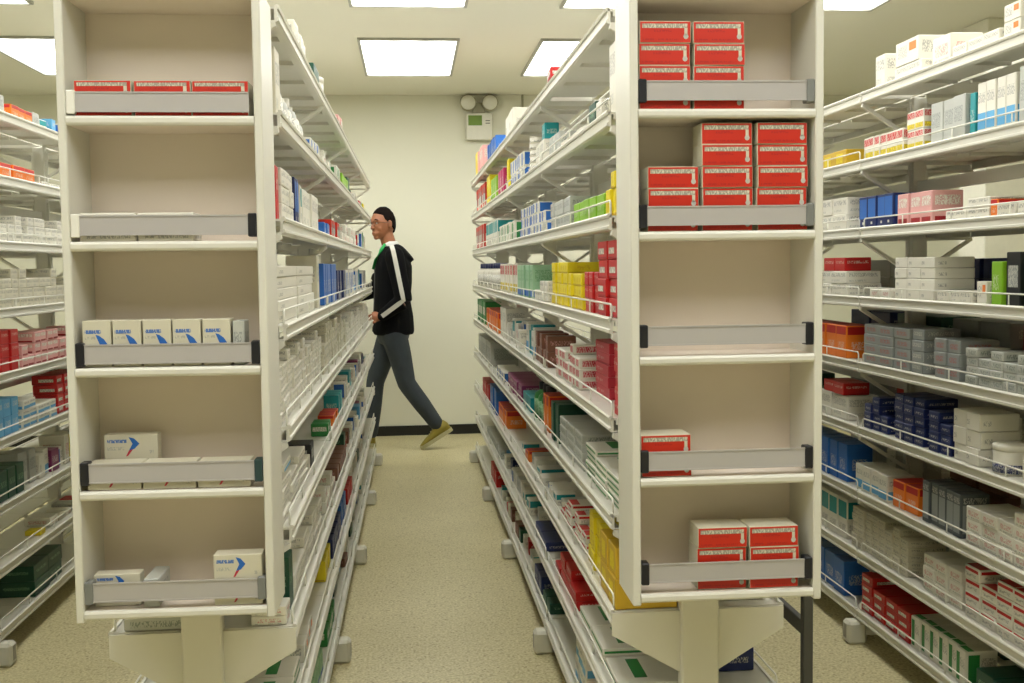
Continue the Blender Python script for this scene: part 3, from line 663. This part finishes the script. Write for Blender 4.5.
cl(f,6,3.65,3.92,'white_blue','blue and white carton',.065,.09,.1,1); cl(f,6,4.0,4.5,'blue','blue carton',.08,.14,.1)
cl(f,7,2.6,2.78,'white_red_text','white carton with red print',.085,.04,.13,3); cl(f,7,2.80,3.14,'white_red','red-banded white carton',.08,.038,.14,4,drop=.4); cl(f,7,3.16,3.42,'white_red_text','red-lettered white carton',.075,.038,.13,4,drop=.5)
cl(f,7,3.50,3.93,'cream_print','small white carton',.052,.024,.13,6,drop=.6); cl(f,7,4.0,4.5,'white_teal','teal and white carton',.08,.15,.1)
cl(f,8,2.7,3.1,'darkgreen','dark green carton',.09,.08,.12,1); cl(f,8,3.12,3.46,'white_green','green and white carton',.055,.105,.1,1)
cl(f,8,3.48,3.90,'red','red carton',.09,.034,.13,4,drop=.3); cl(f,8,4.0,4.4,'blue','blue carton',.1,.13,.1)
# ---- far left rack
f='AR'
cl(f,0,3.68,3.96,'palegrey','grey carton',.08,.07,.1); cl(f,0,3.98,4.25,'orange','orange carton',.08,.05,.1); mix(f,0,4.28,4.7,.03,.07,.5)
cl(f,1,3.85,4.25,'orange','orange carton',.12,.055,.1,1); cl(f,1,4.3,4.6,'white_print','low white carton',.1,.02,.1)
cl(f,2,3.7,4.7,'white_print','small white carton',.065,.034,.1,3,drop=.6); cl(f,3,3.7,4.7,'cream_print','small cream carton',.07,.036,.1,4,drop=.6)
cl(f,4,3.7,3.95,'red_plain','dark red carton',.08,.05,.1,3); cl(f,4,3.98,4.7,'white_pink','pink and white carton',.07,.042,.1,3,drop=.4)
cl(f,5,3.7,3.93,'lightblue','blue carton',.073,.065,.1,2); cl(f,5,3.96,4.35,'white_blue','blue and white carton',.075,.035,.1,3,drop=.4); cl(f,5,4.38,4.75,'red','red carton',.08,.04,.1,4)
cl(f,6,3.7,3.95,'darkgreen','dark green carton',.08,.11,.1); mix(f,6,3.98,4.7,.08,.14,.15,.06,.1,.008)
cl(f,7,4.1,4.2,'yellow','small yellow carton',.06,.02,.06); mix(f,7,4.25,4.8,.02,.04,.1)
cl(f,8,4.0,4.4,'darkgreen','teal-green carton',.17,.06,.14,2)
# ---- the far side of the far right rack, seen between the stacks
DB=[('white_print','white carton'),('white_teal','white and teal carton'),('red_plain','dark red carton'),('palegrey','pale grey carton'),('grey','grey carton'),('brown','brown carton'),('darkgreen','dark green carton'),('cream_print','cream carton'),('navy','navy carton')]
for lv in range(9):
    if lv in (0,1,2): continue
    y=2.7
    for q in range(4):
        dz,ds=DB[(lv*5+q*2)%9]
        cl('DR',lv,y,y+.36,dz,ds,.17,.065 if lv%2 else .08,.14,2,back=.02,gap=.01); y+=.42
# ---- build the recorded stock: of each kind the 290 nearest singly, the rest joined as stuff
KINDS={}
for it in ITEMS: KINDS.setdefault(it['name'],[]).append(it)
LABS={}
for kn,lst in KINDS.items():
    lst.sort(key=lambda q:q['dist'])
    for it in lst[:290]:
        while it['lab'] in LABS: it['lab']=it['lab'].replace(' column',' row',1) if ' column' in it['lab'] and it['lab'].replace(' column',' row',1) not in LABS else 'another '+it['lab']
        LABS[it['lab']]=1
        if it['bot']:
            o=link(it['name'],it['bot'][0],None,(it['x'],it['y'],it['z']),it['r']); link('cap' if it['cat']=='bottle' else 'lid',it['bot'][1],o)
        else: o=link(it['name'],it['me'],None,(it['x'],it['y'],it['z']),it['r'])
        tag(o,it['lab'],it['cat'],it['grp'])
    rest=lst[290:]
    if rest:
        vs=[];fs=[];mi=[];mats=[]
        for it in rest:
            me=it['me']; M=Matrix.Translation((it['x'],it['y'],it['z']))@Matrix.Rotation(it['r'],4,'Z'); n=len(vs)
            vs+=[tuple(M@v.co) for v in me.vertices]; idx=[]
            for m in me.materials:
                if m not in mats: mats.append(m)
                idx.append(mats.index(m))
            for p in me.polygons: fs.append(tuple(v+n for v in p.vertices)); mi.append(idx[p.material_index])
        me=bpy.data.meshes.new(kn); me.from_pydata(vs,[],fs)
        for m in mats: me.materials.append(m)
        me.polygons.foreach_set('material_index',mi)
        o=link(kn,me); tag(o,'many %ss massed far down the racks towards the back wall'%kn.replace('_',' '),'box',None,'stuff')

# ================================================================== dark metal step stool frame beside the right rack
t=tag(empty('step_stool',(.945,2.5,0)),'dark grey metal frame standing in the aisle behind the right end cabinet','stool')
for y in (0,.78):
    b=MB(); b.cbox(-.012,.012,y-.012,y+.012,.006,.82,DARKMETAL,.002); l=b.build('leg',t)
    b=MB(); b.cbox(-.015,.015,y-.015,y+.015,0,.03,BLACK,.003); b.build('rubber_foot',l)
for z in (.47,.78):
    b=MB(); b.cbox(-.009,.009,.0125,.7675,z-.018,z+.018,DARKMETAL,.002); b.build('side_rail',t)
b=MB(); b.cbox(-.022,.022,-.02,.80,.821,.845,DARKMETAL,.003); b.build('seat_board',t)

# ================================================================== emergency light on the back wall
t=tag(empty('emergency_light',(.573,YB-.002,2.38)),'white emergency light box with two round lamps high on back wall','light')
EP=mat('emergency_plastic', srgb((216,214,196)),.4)
b=MB(); b.cbox(-.108,.108,-.07,0,0,.215,EP,.008); b.build('housing',t)
b=MB(); b.box(-.088,.022,-.0715,-.070,.115,.195,mat('green_panel', srgb((98,128,26)),.35)); b.build('green_panel',t)
b=MB(); b.box(.05,.085,-.0715,-.070,.15,.156,BLACK); b.box(.05,.085,-.0715,-.070,.13,.136,BLACK); b.build('vent_slot',t)
LB=mat('lamp_shell', srgb((150,146,118)),.45); LG=mat('lamp_glass', srgb((214,212,196)),.15)
b=MB(); b.cbox(-.05,.05,-.05,0,.216,.30,LB,.005); b.build('lamp_bracket',t)
for s in (-1,1):
    b=MB(); n=18
    prof=[(.030,0),(.062,.02),(.066,.075),(.058,.08)]
    vs=[];fs=[]
    for r,yy in prof:
        for k in range(n): vs.append((s*.088+r*math.cos(2*PI*k/n),-.01-yy,.295+r*math.sin(2*PI*k/n)))
    for i in range(len(prof)-1):
        for k in range(n): fs.append((i*n+k,i*n+(k+1)%n,(i+1)*n+(k+1)%n,(i+1)*n+k))
    fs.append(tuple(range(n))); b.add(vs,fs,LB,True); lh=b.build('lamp_head',t)
    b=MB(); vs=[];fs=[]
    for r,yy in ((.058,.080),(.045,.088),(.02,.093),(.001,.094)):
        for k in range(n): vs.append((s*.088+r*math.cos(2*PI*k/n),-.01-yy,.295+r*math.sin(2*PI*k/n)))
    for i in range(3):
        for k in range(n): fs.append((i*n+k,i*n+(k+1)%n,(i+1)*n+(k+1)%n,(i+1)*n+k))
    b.add(vs,fs,LG,True); b.build('lens',lh)

# ================================================================== THE WALKING MAN (faces -X, head turned to the camera side)
def skin_obj(name, chains, sub=2):
    """chains: list of [(pos, rx, ry)...]; the first point of later chains may be an index tuple ('i',n) into the points"""
    vs=[];es=[];rad=[]
    for ch in chains:
        prev=None
        for p in ch:
            if isinstance(p,int): prev=p; continue
            vs.append(p[0]); rad.append((p[1],p[2] if len(p)>2 else p[1])); i=len(vs)-1
            if prev is not None: es.append((prev,i))
            prev=i
    me=bpy.data.meshes.new(name); me.from_pydata(vs,es,[]); o=link(name,me)
    md=o.modifiers.new('s','SKIN'); md.use_smooth_shade=True
    for i,r in enumerate(rad):
        me.skin_vertices[0].data[i].radius=r; me.skin_vertices[0].data[i].use_root=(i==0)
    s2=o.modifiers.new('u','SUBSURF'); s2.levels=sub; s2.render_levels=sub
    dg=bpy.context.evaluated_depsgraph_get(); dg.update()
    res=bpy.data.meshes.new_from_object(o.evaluated_get(dg)); bpy.data.objects.remove(o)
    return res
def fuse(name, meshes, voxel, m, smooth=4):
    bm=bmesh.new()
    for me in meshes: bm.from_mesh(me)
    me=bpy.data.meshes.new(name); bm.to_mesh(me); bm.free(); o=link(name,me)
    md=o.modifiers.new('r','REMESH'); md.mode='VOXEL'; md.voxel_size=voxel; md.use_smooth_shade=True
    s=o.modifiers.new('s','SMOOTH'); s.iterations=smooth; s.factor=.5
    dg=bpy.context.evaluated_depsgraph_get(); dg.update()
    res=bpy.data.meshes.new_from_object(o.evaluated_get(dg)); bpy.data.objects.remove(o)
    res.materials.clear(); res.materials.append(m); res.name=name
    res.polygons.foreach_set('use_smooth',[True]*len(res.polygons))
    return res
PY=8.17
def V(x,dy,z): return Vector((x,PY+dy,z))
man=tag(empty('person',(-.14,PY,0)),'man in black hooded jacket and jeans walking left along the back wall','person')
def mp(name,me,par=man):
    o=link(name,me,par)
    if par is man: o.matrix_parent_inverse=Matrix.Translation(-man.location)
    return o
pelvis=V(-.14,0,.93)
HC=V(-.195,-.01,1.70)
yawh=math.radians(38)     # turned from -X towards the camera (-Y)
hf=Vector((-math.cos(yawh),-math.sin(yawh),-.04)).normalized(); hl=Vector((0,0,1)).cross(hf).normalized(); hu=hf.cross(hl)
hl=-hl if False else hl
def H_(a,b_,c): return HC+hf*a+hl*b_+hu*c     # a forward, b left of the head, c up
def head_mesh():
    bm=bmesh.new(); bmesh.ops.create_icosphere(bm,subdivisions=4,radius=1)
    for v in bm.verts:
        x,y,z=v.co
        w_=.076; l_=.098; h_=.122
        if z<0:
            w_*=1-.24*(-z)**1.5; 
            if x>0: l_*=1+1.0*max(0,-z-.38)
            else: l_*=1-.34*(-z)
        px=x*l_; py=y*w_; pz=z*h_
        if z<-.55 and x>.2: px+=.010*(x)                        # chin
        if x>.5 and -.05<z<.12: px-=.006*(1-abs(y))             # eye line
        if x>.5 and .12<z<.3: px+=.004                           # brow
        v.co=H_(px,py,pz)
    # nose, ears, lips
    def blob(c,r,scl):
        ret=bmesh.ops.create_icosphere(bm,subdivisions=2,radius=1)
        for v in ret['verts']: v.co=H_(c[0]+v.co.x*scl[0],c[1]+v.co.y*scl[1],c[2]+v.co.z*scl[2])
    blob((.100,0,-.022),1,(.016,.011,.020)); blob((.108,0,-.034),1,(.012,.014,.010)); blob((.094,0,-.002),1,(.010,.008,.022))
    blob((.090,0,-.066),1,(.010,.022,.007)); blob((.088,0,-.076),1,(.010,.019,.007)); blob((.072,0,-.103),1,(.020,.026,.018))
    for s in (-1,1):
        blob((-.004,s*.077,-.008),1,(.020,.009,.030)); blob((.066,s*.038,-.035),1,(.018,.018,.02)); blob((.082,s*.030,.024),1,(.010,.022,.006))
    me=bpy.data.meshes.new('h'); bm.to_mesh(me); bm.free(); return me
# left arm (near camera): hand at the jacket pocket; right arm reaches to the shelf
shL=V(-.115,-.185,1.455); elL=V(-.055,-.225,1.13); wrL=V(-.215,-.205,1.015)
shR=V(-.165,.185,1.455); elR=V(-.28,.235,1.20); wrR=V(-.475,.10,1.135)
hipL=V(-.135,-.09,.90); knL=V(-.045,-.09,.50); anL=V(.175,-.09,.185)
hipR=V(-.155,.09,.90); knR=V(-.285,.10,.50); anR=V(-.33,.10,.10)
def loft(rings,n=20):
    """closed tube through elliptical horizontal rings (centre, half depth x, half width y)"""
    bm=bmesh.new(); R=[]
    for c,a,b_ in rings: R.append([bm.verts.new(c+Vector((a*math.cos(2*PI*k/n),b_*math.sin(2*PI*k/n),0))) for k in range(n)])
    for i in range(len(R)-1):
        for k in range(n): bm.faces.new((R[i][k],R[i][(k+1)%n],R[i+1][(k+1)%n],R[i+1][k]))
    bm.faces.new(R[0][::-1]); bm.faces.new(R[-1]); bmesh.ops.recalc_face_normals(bm,faces=bm.faces)
    me=bpy.data.meshes.new('l'); bm.to_mesh(me); bm.free(); return me
def limb(pts,n=14):
    """tapering limb through (point, radius), rounded ends, resampled for smooth joints"""
    P=[Vector(p) for p,_ in pts]; Rr=[r for _,r in pts]; Q=[];S_=[]
    for i in range(len(P)-1):
        p0=P[max(i-1,0)];p1=P[i];p2=P[i+1];p3=P[min(i+2,len(P)-1)]
        for k in range(6):
            t_=k/6; Q.append(p1.lerp(p2,t_)*.75+.25*(.5*((2*p1)+(-p0+p2)*t_+(2*p0-5*p1+4*p2-p3)*t_**2+(-p0+3*p1-3*p2+p3)*t_**3))); S_.append(Rr[i]+(Rr[i+1]-Rr[i])*t_)
    Q.append(P[-1]); S_.append(Rr[-1])
    b=MB(); b.tube(Q,S_,BLACK,n); me=b.mesh('l'); me.materials.clear()
    bm=bmesh.new(); bm.from_mesh(me)
    for p,r in ((P[0],Rr[0]),(P[-1],Rr[-1]*.9)):
        ret=bmesh.ops.create_icosphere(bm,subdivisions=2,radius=r)
        for v in ret['verts']: v.co+=p
    bm.to_mesh(me); bm.free(); return me
body=[loft([(V(-.14,0,.82),.09,.13),(V(-.14,0,.90),.115,.155),(V(-.14,0,.98),.105,.145),(V(-.14,0,1.10),.09,.125),(V(-.135,0,1.24),.105,.145),(V(-.13,0,1.36),.11,.165),(V(-.13,0,1.45),.085,.15),(V(-.14,0,1.50),.06,.08)]),
 limb([(V(-.135,0,1.44),.065),(V(-.155,0,1.54),.056),(V(-.185,-.005,1.64),.054)]),
 limb([(shL,.056),(shL.lerp(elL,.5),.047),(elL,.040),(elL.lerp(wrL,.4),.040),(wrL,.027)]),
 limb([(shR,.056),(shR.lerp(elR,.5),.047),(elR,.040),(elR.lerp(wrR,.4),.040),(wrR,.027)]),
 limb([(hipL,.088),(hipL.lerp(knL,.5),.074),(knL,.055),(knL.lerp(anL,.35),.056),(anL,.036)]),
 limb([(hipR,.088),(hipR.lerp(knR,.5),.074),(knR,.055),(knR.lerp(anR,.35),.056),(anR,.036)])]
def hand(wr,d,palmn,curl):
    """palm + four fingers + thumb; d = pointing direction, palmn = palm normal"""
    d=d.normalized(); palmn=(palmn-d*palmn.dot(d)).normalized(); sd=d.cross(palmn)
    ms=[skin_obj('p',[[(wr-d*.02,.024,.026),(wr+d*.035,.018,.036),(wr+d*.082,.013,.040)]],1)]
    for k,(off,ln) in enumerate(((-.030,.070),(-.010,.078),(.010,.074),(.029,.058))):
        base=wr+d*.07+sd*off; dirv=d.copy(); pts=[(base-d*.02,.0095)]; p=base; 
        pts.append((p,.0095))
        for j in range(3):
            a=curl*(j+1)*.5; dv=(d*math.cos(a)+palmn*math.sin(a)).normalized(); p=p+dv*ln/3; pts.append((p,.0088-.0008*j))
        ms.append(skin_obj('f',[pts],1))
    b0=wr+d*.02-sd*.022; td=(d*.75-sd*.6+palmn*.3).normalized()
    ms.append(skin_obj('t',[[(b0,.011),(b0+td*.035,.0105),(b0+td*.035+(d*.9+palmn*.4).normalized()*.032,.009)]],1))
    return ms
hm=hand(wrL,Vector((-1,.1,-.25)),Vector((0,1,-.2)),.9)+hand(wrR,Vector((-1,-.15,.02)),Vector((0,0,-1)),.6)
SKIN=mat('skin', srgb((152,98,66)),.5,noise_amt=.08,nscale=25)
mp('body',fuse('body',body+[head_mesh()]+hm,.0055,SKIN,3))
# jacket: one shell
JM=mat('black_jacket', srgb((10,11,13)),.9,noise_amt=.25,nscale=9,bump=.5,spec=.15)
jk=[loft([(V(-.135,0,.865),.150,.185),(V(-.138,0,.90),.158,.19),(V(-.135,0,1.00),.150,.182),(V(-.14,0,1.12),.136,.168),(V(-.13,0,1.26),.140,.178),(V(-.125,0,1.38),.138,.19),(V(-.13,0,1.46),.112,.17),(V(-.135,0,1.505),.085,.11),(V(-.14,0,1.53),.07,.08)]),
 limb([(shL,.074),(shL.lerp(elL,.5),.066),(elL,.067),(elL.lerp(wrL,.5),.054),(wrL,.043)]),
 limb([(shR,.074),(shR.lerp(elR,.5),.066),(elR,.061),(elR.lerp(wrR,.5),.054),(wrR,.043)])]
bmh=bmesh.new(); ret=bmesh.ops.create_icosphere(bmh,subdivisions=3,radius=1)     # hood lying on the back
for v in bmh.verts:
    x,y,z=v.co; v.co=V(-.055+x*.085, y*.115*(1-.35*max(0,x)), 1.478+z*.050*(1-.5*max(0,x))-.055*x)
hme=bpy.data.meshes.new('hood'); bmh.to_mesh(hme); bmh.free()
jacket=mp('jacket',fuse('jacket',jk+[hme],.009,JM,5))
# sleeve stripe: ribbon on the outside of the near sleeve
SM=mat('pale_stripe', srgb((196,194,182)),.6)
def ribbon(name,pts,wd,nrm,m,par,th=.004):
    b=MB(); vs=[]; n=len(pts)
    for i,p in enumerate(pts):
        d=(pts[min(i+1,n-1)]-pts[max(0,i-1)]).normalized(); s=d.cross(nrm).normalized()
        for a,e in ((-1,0),(-1,1),(1,1),(1,0)): vs.append(p+s*a*wd/2+nrm*e*th)
    fs=[]
    for i in range(n-1):
        for k in range(4): fs.append((i*4+k,i*4+(k+1)%4,(i+1)*4+(k+1)%4,(i+1)*4+k))
    fs+= [(0,1,2,3),((n-1)*4+3,(n-1)*4+2,(n-1)*4+1,(n-1)*4)]
    b.add(vs,fs,m,False); return mp(name,b.mesh(name),par)
def on_sleeve(a,b_,ra,rb,k,lift): p=a.lerp(b_,k); return p+Vector((0,-1,0))*(ra+(rb-ra)*k)*lift+Vector((.0,0,0))
pts=[shL+Vector((-.02,-.035,.075)),shL+Vector((-.008,-.066,.04))]
for k in (0.05,.25,.45,.65,.85,1.0): pts.append(on_sleeve(shL,elL,.075,.062,k,1.02))
for k in (.2,.4,.6,.8,1.0): pts.append(on_sleeve(elL,wrL,.060,.044,k,1.02))
st=ribbon('sleeve_stripe',pts,.032,Vector((0,-1,0)),SM,man)
mdh=None
# jeans
DM=mat('blue_grey_jeans', srgb((50,58,64)),.8,noise_amt=.2,nscale=14,bump=.4)
jn=[loft([(V(-.14,0,.80),.105,.15),(V(-.14,0,.88),.130,.168),(V(-.14,0,.97),.12,.155)]),
 limb([(hipL+Vector((0,0,-.02)),.102),(hipL.lerp(knL,.5),.088),(knL,.070),(knL.lerp(anL,.5),.066),(anL,.054)]),
 limb([(hipR+Vector((0,0,-.02)),.102),(hipR.lerp(knR,.5),.088),(knR,.070),(knR.lerp(anR,.5),.066),(anR,.054)])]
mp('jeans',fuse('jeans',jn,.009,DM,4))
# shoes
SHM=mat('olive_shoe', srgb((142,128,44)),.6,noise_amt=.2,nscale=20); SOLE=mat('pale_sole', srgb((176,170,130)),.6)
def shoe(heel,toe,up):
    """heel, toe: sole points"""
    d=(toe-heel); L_=d.length; d.normalize(); sd=d.cross(up).normalized(); u=sd.cross(d).normalized()
    def ring(a,hw,h0,h1,n=10): 
        c=heel+d*a*L_; return [c+sd*hw*math.cos(2*PI*k/n)+u*((h0+h1)/2+(h1-h0)/2*math.sin(2*PI*k/n)) for k in range(n)]
    b=MB(); rs=[ring(-.02,.018,.02,.07),ring(.04,.036,.008,.105),ring(.2,.038,.006,.115),ring(.38,.038,.006,.10),ring(.6,.046,.006,.07),ring(.8,.046,.006,.055),ring(.94,.036,.008,.042),ring(1.02,.014,.014,.032)]
    vs=[q for r in rs for q in r]; fs=[(i*10+k,i*10+(k+1)%10,(i+1)*10+(k+1)%10,(i+1)*10+k) for i in range(7) for k in range(10)]+[tuple(range(10)),tuple(70+k for k in range(10))]
    b.add(vs,fs,SHM,True); o=mp('shoe',b.mesh('shoe'))
    b=MB(); prof=[(-.04,.020),(.05,.041),(.25,.043),(.6,.051),(.8,.052),(.97,.041),(1.05,.014)]
    l=[heel+d*a*L_+sd*h for a,h in prof]+[heel+d*a*L_-sd*h for a,h in reversed(prof)]; n=len(l)
    b.add([p for p in l]+[p+u*.026 for p in l],[tuple(range(n)),tuple(range(2*n-1,n-1,-1))]+[(i,n+i,n+(i+1)%n,(i+1)%n) for i in range(n)],SOLE)
    mp('sole',b.mesh('sole'),o)
    b=MB()
    for k in range(4): c=heel+d*(.38+.08*k)*L_+u*(.102-.012*k); b.tube([c-sd*.022,c+u*.004,c+sd*.022],.0028,SOLE,5)
    mp('laces',b.mesh('laces'),o)
shoe(V(.285,-.09,.135),V(.065,-.09,.004),Vector((-.5,0,.85)))
shoe(V(-.30,.10,.002),V(-.56,.10,.002),Vector((0,0,1)))
# hair, glasses, eyes, mouth, collar, lanyard
HM=mat('short_black_hair', srgb((20,15,12)),.9,noise_amt=.4,nscale=90,bump=.8,spec=.1)
bm=bmesh.new()
def hair_cut(planes):
    b2=bmesh.new(); bmesh.ops.create_icosphere(b2,subdivisions=4,radius=1)
    for v in b2.verts:
        x,y,z=v.co; v.co=Vector((x*.1005-.002,y*.0785,z*.1245+.001))
    for co,no in planes: bmesh.ops.bisect_plane(b2,geom=b2.verts[:]+b2.edges[:]+b2.faces[:],plane_co=co,plane_no=Vector(no).normalized(),clear_inner=True)
    me_=bpy.data.meshes.new('h'); b2.to_mesh(me_); b2.free(); bm.from_mesh(me_)
hair_cut([((0,0,.042),(-.42,0,1))])                                    # crown
hair_cut([((.028,0,0),(-1,0,.25)),((0,0,-.002),(-.9,0,1)),((0,0,.060),(0,0,-1))])     # temples, sides and nape
bmesh.ops.remove_doubles(bm,verts=bm.verts,dist=.0004)
for v in bm.verts:
    n_=1.0+.035*noise.noise(v.co*60); v.co=H_(v.co.x*n_,v.co.y*n_,v.co.z*n_)
me=bpy.data.meshes.new('hair'); bm.to_mesh(me); bm.free(); me.materials.append(HM); me.polygons.foreach_set('use_smooth',[True]*len(me.polygons)); ho=mp('hair',me)
sm_=ho.modifiers.new('th','SOLIDIFY'); sm_.thickness=.006; sm_.offset=-1
EW=mat('eye_white', srgb((220,214,200)),.3); 
for s in (-1,1):
    b=MB(); c=H_(.080,s*.030,.004)
    b.lathe([(.001,-.010),(.007,-.007),(.0105,0),(.007,.007),(.001,.010)],EW,10,c); e=mp('eye',b.mesh('eye'))
    b=MB(); c=H_(.0895,s*.030,.004); b.lathe([(.001,-.004),(.004,0),(.001,.004)],BLACK,8,c); mp('iris',b.mesh('iris'),e)
    b=MB(); b.tube([H_(.094,s*.012,.024),H_(.094,s*.030,.030),H_(.082,s*.050,.024)],.0035,HM,6); mp('eyebrow',b.mesh('eyebrow'))
GM=mat('glasses_frame', srgb((70,52,44)),.3,metal=.4)
b=MB()
for s in (-1,1):
    b.tube([H_(.105,s*(.030+.021*math.cos(a*PI/6)),.001+.014*math.sin(a*PI/6)) for a in range(13)],.0016,GM,5)
    b.tube([H_(.104,s*.051,.004),H_(.06,s*.078,.006),H_(.0,s*.086,.006)],.0016,GM,5)
b.tube([H_(.106,-.009,.004),H_(.111,0,.006),H_(.106,.009,.004)],.0016,GM,5)
mp('glasses',b.mesh('glasses'))
b=MB(); b.tube([H_(.0935,-.022,-.071),H_(.1005,0,-.070),H_(.0935,.022,-.071)],.0028,mat('lips', srgb((128,74,62)),.5),5); mp('mouth',b.mesh('mouth'))
CL=mat('white_shirt', srgb((206,206,198)),.7)
b=MB(); n=16
vs=[];fs=[]
for r,z,k_ in ((.080,1.500,0),(.072,1.545,0),(.066,1.565,0),(.060,1.562,0)):
    for k in range(n):
        a=2*PI*k/n; dz=-.035*max(0,-math.cos(a)); vs.append(V(-.155+r*1.0*math.cos(a),r*.95*math.sin(a),z+dz))
for i in range(3):
    for k in range(n): fs.append((i*n+k,i*n+(k+1)%n,(i+1)*n+(k+1)%n,(i+1)*n+k))
b.add(vs,fs,CL,True); mp('collar',b.mesh('collar'))
GRN=mat('green_lanyard', srgb((20,150,70)),.5)
b=MB(); b.tube([V(-.185,-.068,1.545),V(-.215,-.075,1.50),V(-.255,-.070,1.43),V(-.278,-.05,1.36)],[.010,.013,.012,.010],GRN,8); mp('lanyard',b.mesh('lanyard'))
b=MB(); b.tube([V(-.235,0,1.465),V(-.266,0,1.38),V(-.271,0,1.25),V(-.277,0,1.12),V(-.284,0,1.0),V(-.294,0,.89)],.005,mat('zip', srgb((90,90,88)),.4,metal=.5),6); mp('zip',b.mesh('zip'))

long_=[k for k in LABS if len(k.split())>16]; print('LONG',len(long_),long_[:5]); print('ANOTHER',[k for k in LABS if 'another' in k or ' row' in k][:20])
print({k:len(v) for k,v in KINDS.items()})
